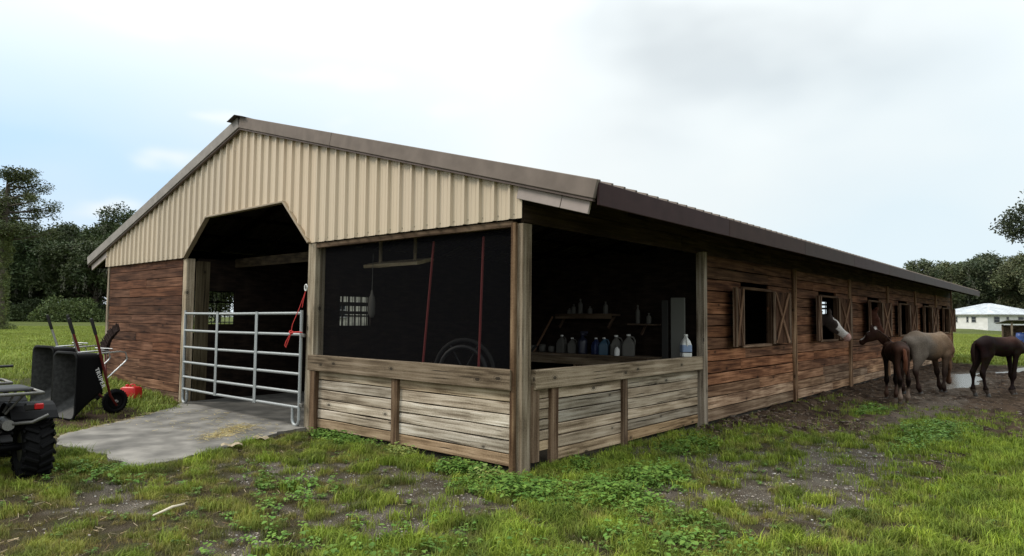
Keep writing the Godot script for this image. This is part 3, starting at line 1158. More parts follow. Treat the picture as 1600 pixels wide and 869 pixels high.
func head_bones(poll: Vector3, muzzle: Vector3, s := 1.0) -> Array:
	# skull, cheek, nose, nostrils, jaw and ears along the line poll > muzzle (in the x-y plane)
	var d := (muzzle - poll).normalized()
	var up := Vector3(-d.y, d.x, 0)
	if up.y < 0.0 and d.x < 0.5:
		up = -up
	up = Vector3(-d.y, d.x, 0) if d.x >= 0.0 else Vector3(d.y, -d.x, 0)
	var L := poll.distance_to(muzzle)
	var at_ := func(t: float, h: float, z := 0.0) -> Vector3: return poll + d * L * t + up * h * s + Vector3(0, 0, z * s)
	var out := [
		[at_.call(0.0, -0.01), at_.call(0.30, 0.0), 0.085 * s, 0.085 * s, 0.85],
		[at_.call(0.18, -0.07), at_.call(0.34, -0.085), 0.095 * s, 0.085 * s, 0.62],
		[at_.call(0.30, 0.0), at_.call(0.86, -0.02), 0.078 * s, 0.050 * s, 0.70],
		[at_.call(0.34, -0.085), at_.call(0.88, -0.07), 0.07 * s, 0.035 * s, 0.55],
		[at_.call(0.88, -0.02), at_.call(0.97, -0.045), 0.050 * s, 0.047 * s, 0.9],
		[at_.call(0.90, -0.075), at_.call(0.96, -0.085), 0.030 * s, 0.026 * s, 1.0],
	]
	for z in [-1.0, 1.0]:
		out.append([at_.call(0.29, 0.035, 0.062 * z), at_.call(0.33, 0.03, 0.062 * z), 0.026 * s, 0.022 * s, 1.0])
		out.append([at_.call(0.0, 0.05, 0.055 * z), at_.call(-0.12, 0.14, 0.07 * z), 0.030 * s, 0.026 * s, 0.6])
		out.append([at_.call(-0.12, 0.14, 0.07 * z), at_.call(-0.19, 0.21, 0.065 * z), 0.026 * s, 0.007 * s, 0.6])
		out.append([at_.call(0.945, -0.005, 0.036 * z), at_.call(0.96, -0.01, 0.036 * z), 0.018 * s, 0.016 * s, 1.0])
	return out


func face_point(poll: Vector3, muzzle: Vector3, t: float, h: float, z: float, s := 1.0) -> Vector3:
	var d := (muzzle - poll).normalized()
	var up := Vector3(-d.y, d.x, 0) if d.x >= 0.0 else Vector3(d.y, -d.x, 0)
	return poll + d * poll.distance_to(muzzle) * t + up * h * s + Vector3(0, 0, z * s)


# o: foal, scale, mid, poll, muzzle (neck line), fore/hind swings [left, right], bend, coat, hair colour, mane
func make_horse(called: String, label: String, category: String, o: Dictionary, where: Vector3, heading: Vector2, group := "") -> Node3D:
	var root := thing(called, label, category, where, atan2(-heading.y, heading.x), group)
	var foal: bool = o.foal
	var tr := 0.70 if foal else 1.0      # trunk girth
	var tx := 0.84 if foal else 1.0      # trunk length
	var ty := 0.09 if foal else 0.0      # belly carried higher
	var lr := 0.84 if foal else 0.92
	var T := func(x: float, y: float, z := 0.0) -> Vector3: return Vector3(x * tx, y + (ty * clampf((1.35 - y) * 3.0, 0.0, 1.0)), z * tr)
	var bones := [
		[T.call(0.42, 1.12), T.call(0.05, 1.09), 0.250 * tr, 0.285 * tr, 0.86],
		[T.call(0.05, 1.09), T.call(-0.38, 1.13), 0.285 * tr, 0.245 * tr, 0.92],
		[T.call(0.10, 1.00), T.call(-0.20, 1.02), 0.235 * tr, 0.215 * tr, 0.95],
		[T.call(0.40, 1.33), T.call(0.10, 1.27), 0.10 * tr, 0.10 * tr, 0.75],
		[T.call(0.10, 1.27), T.call(-0.42, 1.31), 0.10 * tr, 0.13 * tr, 1.2],
		[T.call(-0.42, 1.27), T.call(-0.66, 1.19), 0.17 * tr, 0.13 * tr, 1.15],
		[T.call(0.56, 1.06), T.call(0.60, 0.98), 0.15 * tr, 0.12 * tr, 1.15],
	]
	var hooves := []
	for sd in [0, 1]:
		var z := -1.0 if sd == 0 else 1.0
		var fs: float = o.fore[sd]
		var hs: float = o.hind[sd]
		var fx := 0.38 * tx
		var hx := -0.66 * tx
		bones.append([T.call(0.34, 1.26, 0.13 * z), T.call(0.50, 1.00, 0.15 * z), 0.125 * tr, 0.115 * tr, 0.7])
		bones.append([T.call(0.50, 1.00, 0.15 * z), T.call(0.37, 0.90, 0.15 * z), 0.105 * tr, 0.10 * tr, 0.8])
		bones.append([T.call(0.38, 0.92, 0.15 * z), Vector3(fx + fs * 0.45, 0.50, 0.13 * z * tr), 0.092 * tr, 0.052 * lr, 0.85])
		bones.append([Vector3(fx + fs * 0.45, 0.52, 0.13 * z * tr), Vector3(fx + fs * 0.47, 0.46, 0.13 * z * tr), 0.050 * lr, 0.046 * lr, 1.0])
		bones.append([Vector3(fx + fs * 0.47, 0.46, 0.13 * z * tr), Vector3(fx + fs * 0.95, 0.17, 0.13 * z * tr), 0.037 * lr, 0.033 * lr, 1.0])
		bones.append([Vector3(fx + fs * 0.95, 0.18, 0.13 * z * tr), Vector3(fx + fs, 0.155, 0.13 * z * tr), 0.043 * lr, 0.041 * lr, 1.0])
		bones.append([Vector3(fx + fs, 0.155, 0.13 * z * tr), Vector3(fx + fs + 0.055, 0.05, 0.13 * z * tr), 0.036 * lr, 0.044 * lr, 1.0])
		hooves.append(Vector3(fx + fs + 0.055, 0.0, 0.13 * z * tr))
		bones.append([T.call(-0.46, 1.18, 0.13 * z), T.call(-0.42, 0.93, 0.16 * z), 0.185 * tr, 0.125 * tr, 0.75])
		bones.append([T.call(-0.62, 1.14, 0.11 * z), T.call(-0.60, 0.84, 0.14 * z), 0.125 * tr, 0.09 * tr, 0.85])
		bones.append([T.call(-0.44, 0.90, 0.16 * z), Vector3(hx + hs * 0.5 - 0.03, 0.55, 0.14 * z * tr), 0.115 * tr, 0.050 * lr, 0.75])
		bones.append([T.call(-0.60, 0.84, 0.14 * z), Vector3(hx + hs * 0.5 - 0.06, 0.58, 0.14 * z * tr), 0.080 * tr, 0.036 * lr, 0.8])
		bones.append([Vector3(hx + hs * 0.5 - 0.05, 0.56, 0.14 * z * tr), Vector3(hx + hs * 0.5 - 0.03, 0.49, 0.14 * z * tr), 0.053 * lr, 0.047 * lr, 0.9])
		bones.append([Vector3(hx + hs * 0.5 - 0.03, 0.49, 0.14 * z * tr), Vector3(hx + hs * 0.95, 0.18, 0.14 * z * tr), 0.042 * lr, 0.036 * lr, 0.95])
		bones.append([Vector3(hx + hs * 0.95, 0.19, 0.14 * z * tr), Vector3(hx + hs, 0.16, 0.14 * z * tr), 0.045 * lr, 0.042 * lr, 1.0])
		bones.append([Vector3(hx + hs, 0.16, 0.14 * z * tr), Vector3(hx + hs + 0.06, 0.05, 0.14 * z * tr), 0.036 * lr, 0.044 * lr, 1.0])
		hooves.append(Vector3(hx + hs + 0.06, 0.0, 0.14 * z * tr))
	var mid: Vector3 = o.mid
	var poll: Vector3 = o.poll
	var muzzle: Vector3 = o.muzzle
	var hsx := 0.86 if foal else 1.0
	bones.append([T.call(0.42, 1.20), mid, 0.215 * tr, 0.150 * tr, 0.55])
	bones.append([mid, poll, 0.150 * tr, 0.105 * tr, 0.58])
	bones.append_array(head_bones(poll, muzzle, hsx))
	var coat: Callable = o.coat
	var skin_g := G.new()
	skin(skin_g, bones, 0.0195, 46.0, coat)
	# turn neck and head sideways, progressively, about the base of the neck
	var base := Vector3(0.42 * tx, 1.2, 0)
	var bend: float = o.bend
	var lower: bool = poll.y < 1.0
	var warp := func(p: Vector3) -> Vector3:
		if bend == 0.0:
			return p
		var reach := p.x - base.x - 0.06
		if lower and p.y < 0.92 and p.x < mid.x - 0.1:
			return p
		if reach <= 0.0:
			return p
		return base + (p - base).rotated(Vector3.UP, bend * smoothstep(0.0, 0.62 * tx, reach))
	for k in skin_g.v.size():
		skin_g.v[k] = warp.call(skin_g.v[k]) * o.scale
	var s: float = o.scale
	obj("body", skin_g, M.coat, root)
	for h in hooves:
		var hg := G.new()
		hg.lathe([Vector2(0.0, 0.0), Vector2(0.060 * lr, 0.0), Vector2(0.062 * lr, 0.012), Vector2(0.046 * lr, 0.082), Vector2(0.02, 0.095)], Transform3D(Basis(Vector3(1, 0, 0) * s, Vector3(-0.25, 1, 0) * s, Vector3(0, 0, 0.92) * s), (h + Vector3(0.012, 0.0, 0.0)) * s), 12)
		obj("hoof", hg, M.hoof, root)
	for z in [-1.0, 1.0]:
		var eg := G.new()
		var ep: Vector3 = warp.call(face_point(poll, muzzle, 0.31, 0.018, 0.074 * z, hsx)) * s
		eg.lathe([Vector2(0, -0.017), Vector2(0.012, -0.012), Vector2(0.017, 0), Vector2(0.012, 0.012), Vector2(0, 0.017)], Transform3D(Basis(), ep), 8)
		obj("eye", eg, M.eye, root)
	# tail: tapering locks
	var tg := G.new()
	var dock: Vector3 = T.call(-0.77, 1.24)
	for k in (22 if foal else 34):
		var a := rng.randf() * TAU
		var rr := rng.randf()
		var sp := Vector3(cos(a) * 0.030, 0, sin(a) * 0.035) * (0.6 if foal else 1.0) * sqrt(rr)
		var len := rng.randf_range(0.42, 0.60) if foal else rng.randf_range(0.50, 0.78)
		var col: Color = o.tail
		tg.tint = shade(col, 0.3)
		tg.tube([(dock + sp * 0.4 + Vector3(0.05, 0, 0)) * s, (dock + sp + Vector3(-0.045, -0.06, 0)) * s, (dock + sp * 1.6 + Vector3(-0.075, -len * 0.5, 0)) * s, (dock + sp * 1.3 + Vector3(-0.055 + rng.randf_range(-0.02, 0.02), -len, rng.randf_range(-0.02, 0.02))) * s], [0.016 * s, 0.019 * s, 0.016 * s, 0.003 * s], 5, false)
	obj("tail", tg, M.hair, root)
	# mane: locks along the crest
	var mg := G.new()
	var wither: Vector3 = T.call(0.36, 1.42)
	for k in (30 if foal else 46):
		var t := rng.randf()
		var crest: Vector3
		var nrm: Vector3
		if t < 0.5:
			crest = wither.lerp(mid + (Vector3(-(mid.y - wither.y), mid.x - wither.x, 0).normalized()) * 0.145 * tr, t * 2.0)
		else:
			crest = (mid + (Vector3(-(mid.y - wither.y), mid.x - wither.x, 0).normalized()) * 0.145 * tr).lerp(poll + Vector3(-(poll.y - mid.y), poll.x - mid.x, 0).normalized() * 0.09 * tr, t * 2.0 - 1.0)
		nrm = Vector3(-(poll.y - wither.y), poll.x - wither.x, 0).normalized()
		var hair: Color = o.hair
		mg.tint = shade(hair, 0.25)
		var len := rng.randf_range(0.05, 0.08) if foal else rng.randf_range(0.10, 0.18)
		var fall := -1.0 if rng.randf() < 0.7 else 1.0
		var p0 := crest - nrm * 0.02
		var p1 := crest + nrm * len * 0.35 + Vector3(0, 0, 0.03 * fall)
		var p2 := crest + nrm * len * (0.5 if foal else -0.1) + Vector3(0, -len * (0.1 if foal else 0.6), (0.03 if foal else 0.07) * fall)
		mg.tube([warp.call(p0) * s, warp.call(p1) * s, warp.call(p2) * s], [0.018 * s, 0.016 * s, 0.003 * s], 5, false, 0.6)
	obj("mane", mg, M.hair, root)
	return root


# a horse of which only head and neck show, looking out of its stall window; x points out of the window
func make_window_horse(called: String, label: String, poll: Vector3, muzzle: Vector3, base: Vector3, coat: Callable, hair: Color, where: Vector3, turn: float) -> void:
	var root := thing(called, label, "horse", where, turn, "horses looking out of stall windows")
	var bones := head_bones(poll, muzzle, 1.0)
	var mid := base.lerp(poll, 0.55) + Vector3(-0.05, 0.08, 0)
	bones.append([base, mid, 0.24, 0.165, 0.55])
	bones.append([mid, poll, 0.165, 0.11, 0.6])
	bones.append([base, base + Vector3(-0.5, -0.2, 0), 0.26, 0.30, 0.85])
	var g := G.new()
	skin(g, bones, 0.017, 38.0, coat)
	obj("body", g, M.coat, root)
	for z in [-1.0, 1.0]:
		var eg := G.new()
		eg.lathe([Vector2(0, -0.018), Vector2(0.013, -0.012), Vector2(0.018, 0), Vector2(0.013, 0.012), Vector2(0, 0.018)], Transform3D(Basis(), face_point(poll, muzzle, 0.31, 0.018, 0.074 * z)), 8)
		obj("eye", eg, M.eye, root)
	var mg := G.new()
	for k in 36:
		var t := rng.randf()
		var c := base.lerp(poll, t) + Vector3(-0.10, 0.16, 0)
		mg.tint = shade(hair, 0.25)
		mg.tube([c, c + Vector3(-0.01, 0.02, 0.05), c + Vector3(0.02, -0.12, 0.10)], [0.016, 0.015, 0.003], 5, false)
	for k in 8:      # forelock
		var c := face_point(poll, muzzle, 0.02, 0.07, rng.randf_range(-0.03, 0.03))
		mg.tint = shade(hair, 0.25)
		mg.tube([c, c + (muzzle - poll).normalized() * 0.08 + Vector3(0.03, 0.0, 0), c + (muzzle - poll).normalized() * rng.randf_range(0.12, 0.18)], [0.014, 0.012, 0.003], 5, false)
	obj("mane", mg, M.hair, root)


func make_horses() -> void:
	var jit := func(c: Color, p: Vector3) -> Color:
		var f := 1.0 + 0.35 * noise_c.get_noise_3d(p.x * 9.0, p.y * 9.0, p.z * 9.0)
		return Color(c.r * f, c.g * f, c.b * f)
	# mare: grey-brown roan, tan shoulder, dark legs
	var mare := func(p: Vector3) -> Color:
		var c := Color(0.17, 0.138, 0.112)
		c = c.lerp(Color(0.235, 0.155, 0.10), smoothstep(-0.25, 0.05, p.x + 0.12 * noise_b.get_noise_2d(p.x * 3.0, p.y * 3.0)))
		c = c.lerp(Color(0.19, 0.095, 0.055), smoothstep(0.30, 0.55, p.x) * 0.8)
		c = c.lerp(Color(0.26, 0.18, 0.12), smoothstep(1.28, 1.40, p.y) * 0.5)
		c = c.lerp(Color(0.045, 0.026, 0.020), smoothstep(0.82, 0.48, p.y) * (1.0 if p.x < 0.75 else 0.25))
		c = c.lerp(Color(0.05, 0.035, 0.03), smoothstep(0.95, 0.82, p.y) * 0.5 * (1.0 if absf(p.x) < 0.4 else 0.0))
		return jit.call(c, p)
	make_horse("mare", "grey-brown roan mare with dark legs, head lowered, between the two foals", "horse",
		{"foal": false, "scale": 0.97, "mid": Vector3(0.78, 1.02, 0), "poll": Vector3(0.90, 0.76, 0), "muzzle": Vector3(0.93, 0.22, 0), "fore": [0.14, -0.10], "hind": [-0.06, 0.10], "bend": 0.42, "coat": mare, "tail": Color(0.035, 0.022, 0.018), "hair": Color(0.04, 0.025, 0.02)},
		Vector3(1.74, 0.0, -12.2), Vector2(0.45, -0.893), "horses standing in the yard")
	# foal by the wall: dark bay with a blaze, pale lower hind legs
	var foal_a := func(p: Vector3) -> Color:
		var c := Color(0.012, 0.008, 0.007).lerp(Color(0.042, 0.021, 0.015), smoothstep(1.05, 1.32, p.y))
		c = c.lerp(Color(0.075, 0.036, 0.025), smoothstep(-0.45, -0.62, p.x) * smoothstep(0.5, 0.8, p.y) * 0.8)
		if p.y < 0.42 and p.x < 0.0:
			c = c.lerp(Color(0.30, 0.22, 0.17), smoothstep(0.42, 0.30, p.y) * 0.85)
		if p.y < 0.40 and p.x > 0.0:
			c = c.lerp(Color(0.13, 0.075, 0.055), smoothstep(0.40, 0.28, p.y) * 0.7)
		if p.x > 0.72 and absf(p.z) < 0.042:
			var d: Vector3 = (Vector3(1.05, 1.33, 0) - Vector3(0.76, 1.60, 0)).normalized()
			if Vector3(-d.y, d.x, 0).dot(p - Vector3(0.76, 1.60, 0)) > 0.038:
				c = Color(0.62, 0.56, 0.52)
		return jit.call(c, p)
	make_horse("foal", "dark bay foal with white blaze looking toward the stall windows", "foal",
		{"foal": true, "scale": 0.86, "mid": Vector3(0.58, 1.42, 0), "poll": Vector3(0.76, 1.60, 0), "muzzle": Vector3(1.10, 1.36, 0), "fore": [0.05, -0.04], "hind": [-0.10, 0.05], "bend": 0.75, "coat": foal_a, "tail": Color(0.11, 0.045, 0.028), "hair": Color(0.03, 0.017, 0.013)},
		Vector3(1.50, 0.0, -9.95), Vector2(-0.46, -0.89), "foals standing in the yard")
	var foal_b := func(p: Vector3) -> Color:
		var c := Color(0.017, 0.009, 0.008).lerp(Color(0.060, 0.030, 0.024), smoothstep(1.15, 1.36, p.y) * smoothstep(-0.25, 0.15, p.x))
		if p.y < 0.16:
			c = c.lerp(Color(0.22, 0.17, 0.14), 0.5)
		return jit.call(c, p)
	make_horse("foal", "dark brown foal grazing with lowered head at the edge of the muddy yard", "foal",
		{"foal": true, "scale": 0.93, "mid": Vector3(0.74, 1.08, 0), "poll": Vector3(0.94, 0.84, 0), "muzzle": Vector3(1.06, 0.38, 0), "fore": [0.07, -0.16], "hind": [-0.10, 0.06], "bend": 0.0, "coat": foal_b, "tail": Color(0.022, 0.013, 0.012), "hair": Color(0.022, 0.013, 0.012)},
		Vector3(3.0, 0.0, -12.75), Vector2(0.67, -0.74), "foals standing in the yard")
	# heads in the windows
	var pa := Vector3(0.02, 1.66, 0)
	var ma := Vector3(0.47, 1.25, 0)
	var bald := func(p: Vector3) -> Color:
		var c := Color(0.06, 0.045, 0.04)
		var d := (ma - pa).normalized()
		var t := (p - pa).dot(d) / pa.distance_to(ma)
		var h := Vector3(-d.y, d.x, 0).dot(p - pa)
		if t > 0.12 and (absf(p.z) < 0.045 + 0.04 * t and h > -0.05 or t > 0.62):
			c = Color(0.78, 0.73, 0.69)
			if t > 0.86:
				c = Color(0.58, 0.36, 0.32)
		return jit.call(c, p)
	make_window_horse("horse", "dark horse with broad white face leaning out of its stall window", pa, ma, Vector3(-0.62, 1.32, 0), bald, Color(0.04, 0.03, 0.026), Vector3(0.03, 0.0, -10.62), 0.16)
	var chest := func(p: Vector3) -> Color: return jit.call(Color(0.105, 0.042, 0.028), p)
	make_window_horse("horse", "chestnut horse looking out of the third stall window, above the foal's head", Vector3(-0.10, 1.82, 0), Vector3(0.17, 1.28, 0), Vector3(-0.75, 1.45, 0), chest, Color(0.05, 0.022, 0.016), Vector3(-0.02, 0.0, -15.55), 0.5)


# ------------------------------------------------------------------ things in the yard
func ring_pts(c: Vector3, hx: float, hz: float, r: float, n := 4) -> Array:
	# rounded rectangle in the x-z plane, counter-clockwise seen from above
	var out := []
	for q in 4:
		var sx := 1.0 if q == 0 or q == 3 else -1.0
		var sz := -1.0 if q < 2 else 1.0
		for k in n + 1:
			var a := PI * 0.5 * (q + float(k) / n)
			out.append(c + Vector3(sx * (hx - r) + cos(a) * r, 0, sz * (hz - r) - sin(a) * r))
	return out


func loft(g: G, rings: Array, cap_a := true, cap_b := true, xf := Transform3D()) -> void:
	var m: int = rings[0].size()
	var base := g.v.size()
	for r in rings:
		for p in r:
			g.put(xf * p, Vector2(p.x, p.z))
	for k in rings.size() - 1:
		for s in m:
			var a := base + k * m + s
			var b := base + k * m + (s + 1) % m
			g.tri_i(a, b, b + m)
			g.tri_i(a, b + m, a + m)
	for e in [0, rings.size() - 1]:
		if e == 0 and not cap_a or e > 0 and not cap_b:
			continue
		var c := Vector3.ZERO
		for p in rings[e]:
			c += p
		var ce := g.put(xf * (c / m))
		var f := g.v.size()
		for p in rings[e]:
			g.put(xf * p)
		for s in m:
			if e == 0:
				g.tri_i(ce, f + (s + 1) % m, f + s)
			else:
				g.tri_i(ce, f + s, f + (s + 1) % m)


func make_gate() -> void:
	var gate := thing("tube_gate", "galvanised six-rail tube gate panel across the barn doorway", "gate", Vector3(-5.975, 0.0, 0.075))
	var x0 := -1.90
	var x1 := 1.90
	for y in [1.645, 1.34, 1.045, 0.775, 0.515, 0.30]:
		var g := G.new()
		g.tube([Vector3(x0, y, 0), Vector3(x0 * 0.3, y - 0.004, 0.002), Vector3(x1, y + 0.012, 0)], [0.022, 0.022, 0.022], 10)
		obj("rail", g, M.galv, gate)
	for x in [x0, x1]:
		var s := -1.0 if x < 0 else 1.0
		var g := G.new()
		var pts := [Vector3(x, 1.70, 0), Vector3(x, 0.9, 0), Vector3(x, 0.14, 0)]
		for k in 7:
			var a := PI * k / 6.0
			pts.append(Vector3(x - s * (0.085 - 0.085 * cos(a)), 0.14 - 0.085 * sin(a), 0))
		pts.append(Vector3(x - s * 0.17, 0.30, 0))
		var rr := []
		for k in pts.size():
			rr.append(0.024)
		g.tube(pts, rr, 10, true, 1.0, Vector3(0, 0, 1))
		obj("upright", g, M.galv, gate)
	for x in [-0.63, 0.67]:
		var g := G.new()
		g.box(at(x, 0.975, 0.024), Vector3(0.075, 1.40, 0.012), 0.004)
		obj("stile", g, M.galv, gate)
	for e in [[x1 + 0.04, 1.34], [x1 + 0.04, 0.35]]:
		var g := G.new()
		g.box(at(e[0], e[1], 0), Vector3(0.10, 0.05, 0.035), 0.006)
		obj("hinge", g, M.steel_dull, gate)

	var rope := thing("red_rope", "red rope tied in a bow knot from post hook to gate", "rope", Vector3(-3.93, 0.0, 0.13))
	var g := G.new()
	g.tube([Vector3(0.03, 1.97, 0), Vector3(0.005, 1.88, 0.02), Vector3(-0.06, 1.70, 0.05), Vector3(-0.14, 1.50, 0.09), Vector3(-0.17, 1.40, 0.09)], [0.0055, 0.0055, 0.0055, 0.0055, 0.0055], 7)
	g.tube([Vector3(0.035, 1.95, 0.01), Vector3(0.02, 1.82, 0.03), Vector3(0.0, 1.74, 0.03)], [0.0055, 0.0055, 0.0055], 7)
	obj("strand", g, M.red_rope, rope)
	var kn := G.new()
	for k in 5:
		var pts := []
		var c := Vector3(-0.17, 1.385, 0.09)
		var ax := Vector3(rng.randf_range(-1, 1), rng.randf_range(-1, 1), rng.randf_range(-1, 1)).normalized()
		var e1 := ax.cross(Vector3(0.3, 1, 0.2)).normalized()
		var e2 := ax.cross(e1)
		for j in 9:
			pts.append(c + (e1 * cos(TAU * j / 8.0) + e2 * sin(TAU * j / 8.0)) * 0.026)
		kn.tube(pts, [0.008, 0.008, 0.008, 0.008, 0.008, 0.008, 0.008, 0.008, 0.008], 6, false)
	kn.tube([Vector3(-0.15, 1.385, 0.09), Vector3(-0.05, 1.39, 0.05), Vector3(0.0, 1.385, 0.02)], [0.011, 0.011, 0.010], 6)
	obj("knot", kn, M.red_rope, rope)
	var lp := G.new()
	lp.tube([Vector3(-0.18, 1.37, 0.09), Vector3(-0.22, 1.32, 0.10), Vector3(-0.29, 1.24, 0.10), Vector3(-0.31, 1.19, 0.10), Vector3(-0.28, 1.17, 0.10), Vector3(-0.235, 1.23, 0.105), Vector3(-0.20, 1.30, 0.10), Vector3(-0.17, 1.37, 0.095)], [0.007, 0.007, 0.008, 0.008, 0.008, 0.008, 0.007, 0.007], 7)
	obj("loop", lp, M.red_rope, rope)
	var hk := G.new()
	var pts := []
	for j in 10:
		var a := TAU * j / 9.0
		pts.append(Vector3(0.035 + cos(a) * 0.032, 2.02 + sin(a) * 0.045, 0.0))
	var hr := []
	for j in 10:
		hr.append(0.010)
	hk.tube(pts, hr, 7, false)
	obj("hook_ring", hk, M.white_plastic, rope)


func make_barrow(label: String, lip: Vector3, facing: Vector3, tube_mat: Material, lettered: bool) -> Node3D:
	# stood up on its nose: local x (forward) points down, local y (the tub's mouth) points along facing
	var root := thing("wheelbarrow", label, "wheelbarrow", lip, 0.0, "wheelbarrows stood on their noses")
	var ex := Vector3(0, -1, 0)
	var ey := facing.normalized()
	var f := Transform3D(Basis(ex, ey, ex.cross(ey)), Vector3.ZERO)
	f.origin = -(f.basis * Vector3(0.80, 0.80, 0))
	# tub: outside shell and inside shell joined at a rolled rim
	var out := G.new()
	loft(out, [ring_pts(Vector3(0.11, 0.36, 0), 0.28, 0.22, 0.07), ring_pts(Vector3(0.115, 0.375, 0), 0.315, 0.25, 0.08), ring_pts(Vector3(0.20, 0.60, 0), 0.41, 0.295, 0.09), ring_pts(Vector3(0.285, 0.79, 0), 0.495, 0.335, 0.10), ring_pts(Vector3(0.285, 0.80, 0), 0.525, 0.36, 0.11), ring_pts(Vector3(0.285, 0.815, 0), 0.52, 0.355, 0.11), ring_pts(Vector3(0.285, 0.815, 0), 0.49, 0.33, 0.10)], true, false, f)
	obj("tub", out, M.poly, root)
	var ins := G.new()
	loft(ins, [ring_pts(Vector3(0.285, 0.8145, 0), 0.488, 0.328, 0.10), ring_pts(Vector3(0.20, 0.60, 0), 0.402, 0.287, 0.09), ring_pts(Vector3(0.115, 0.39, 0), 0.305, 0.24, 0.08), ring_pts(Vector3(0.11, 0.38, 0), 0.27, 0.21, 0.07)], false, true, f)
	obj("tub_inside", ins, M.tub_inside, root)
	for z in [-1.0, 1.0]:
		var g := G.new()
		g.tube([f * Vector3(0.66, 0.05, 0.09 * z), f * Vector3(0.48, 0.20, 0.17 * z), f * Vector3(0.10, 0.36, 0.285 * z), f * Vector3(-0.45, 0.53, 0.33 * z), f * Vector3(-0.70, 0.61, 0.335 * z)], [0.018, 0.019, 0.019, 0.019, 0.018], 10)
		obj("handle_tube", g, tube_mat, root)
		var gr := G.new()
		gr.tube([f * Vector3(-0.50, 0.546, 0.331 * z), f * Vector3(-0.53, 0.556, 0.332 * z), f * Vector3(-0.72, 0.617, 0.335 * z), f * Vector3(-0.75, 0.627, 0.335 * z)], [0.022, 0.025, 0.025, 0.018], 10)
		obj("grip", gr, M.grip, root)
	var lg := G.new()
	for z in [-1.0, 1.0]:
		lg.tube([f * Vector3(-0.20, 0.49, 0.30 * z), f * Vector3(-0.22, 0.12, 0.25 * z), f * Vector3(-0.20, 0.03, 0.25 * z), f * Vector3(-0.10, 0.0, 0.25 * z), f * Vector3(-0.05, 0.03, 0.25 * z), f * Vector3(0.20, 0.31, 0.25 * z)], [0.012, 0.012, 0.012, 0.012, 0.012, 0.012], 8)
	lg.tube([f * Vector3(-0.265, 0.24, -0.255), f * Vector3(-0.265, 0.24, 0.255)], [0.010, 0.010], 8)
	obj("leg_frame", lg, M.steel, root)
	# wheel
	var wc := f * Vector3(0.60, 0.03, 0)
	var wb := Transform3D(Basis(f.basis.x, f.basis.z, -f.basis.y), wc)
	var ty := G.new()
	var prof := []
	for k in 13:
		var a := -PI * 0.5 - TAU * k / 12.0
		prof.append(Vector2(0.155 + cos(a) * 0.044, -sin(a) * -0.050))
	ty.lathe(prof, wb, 28)
	for k in 28:
		var a := TAU * k / 28.0
		for zz in [-1.0, 1.0]:
			ty.box(wb * Transform3D(Basis(Vector3.UP, a), Vector3(cos(a) * 0.196, 0.020 * zz, -sin(a) * 0.196)), Vector3(0.010, 0.028, 0.018), 0.002)
	var tyre := obj("wheel", ty, M.rubber, root)
	var rm := G.new()
	rm.lathe([Vector2(0.0, -0.03), Vector2(0.03, -0.032), Vector2(0.06, -0.012), Vector2(0.105, -0.02), Vector2(0.118, -0.034), Vector2(0.118, 0.034), Vector2(0.105, 0.02), Vector2(0.06, 0.012), Vector2(0.03, 0.032), Vector2(0.0, 0.03)], wb, 20)
	obj("rim", rm, M.poly, tyre)
	var hb := G.new()
	hb.tube([wb * Vector3(0, -0.085, 0), wb * Vector3(0, 0.085, 0)], [0.014, 0.014], 8)
	hb.tube([wb * Vector3(0, -0.038, 0), wb * Vector3(0, 0.038, 0)], [0.026, 0.026], 10)
	obj("axle", hb, M.steel, tyre)
	if lettered:
		var tm := TextMesh.new()
		tm.text = "TRUPER"
		var fo := SystemFont.new()
		fo.font_names = PackedStringArray(["Droid Sans"])
		fo.font_weight = 700
		tm.font = fo
		tm.font_size = 48
		tm.pixel_size = 0.0019
		tm.depth = 0.003
		var o := obj("lettering", tm, M.white_plastic, root)
		# on the side of the tub that faces the yard, reading down beside the tube
		var dn := (f.basis * Vector3(0.93, -0.37, 0)).normalized()
		var sidez := f.basis.z if f.basis.z.dot(Vector3(1, 0, 0.2)) > 0.0 else -f.basis.z
		var zz := 1.0 if sidez.dot(f.basis.z) > 0 else -1.0
		var nrm := (sidez * 0.97 - f.basis.y * 0.25).normalized()
		nrm = (nrm - dn * nrm.dot(dn)).normalized()
		o.transform = Transform3D(Basis(dn, nrm.cross(dn), nrm), f * Vector3(0.18, 0.42, 0.275 * zz))
	return root


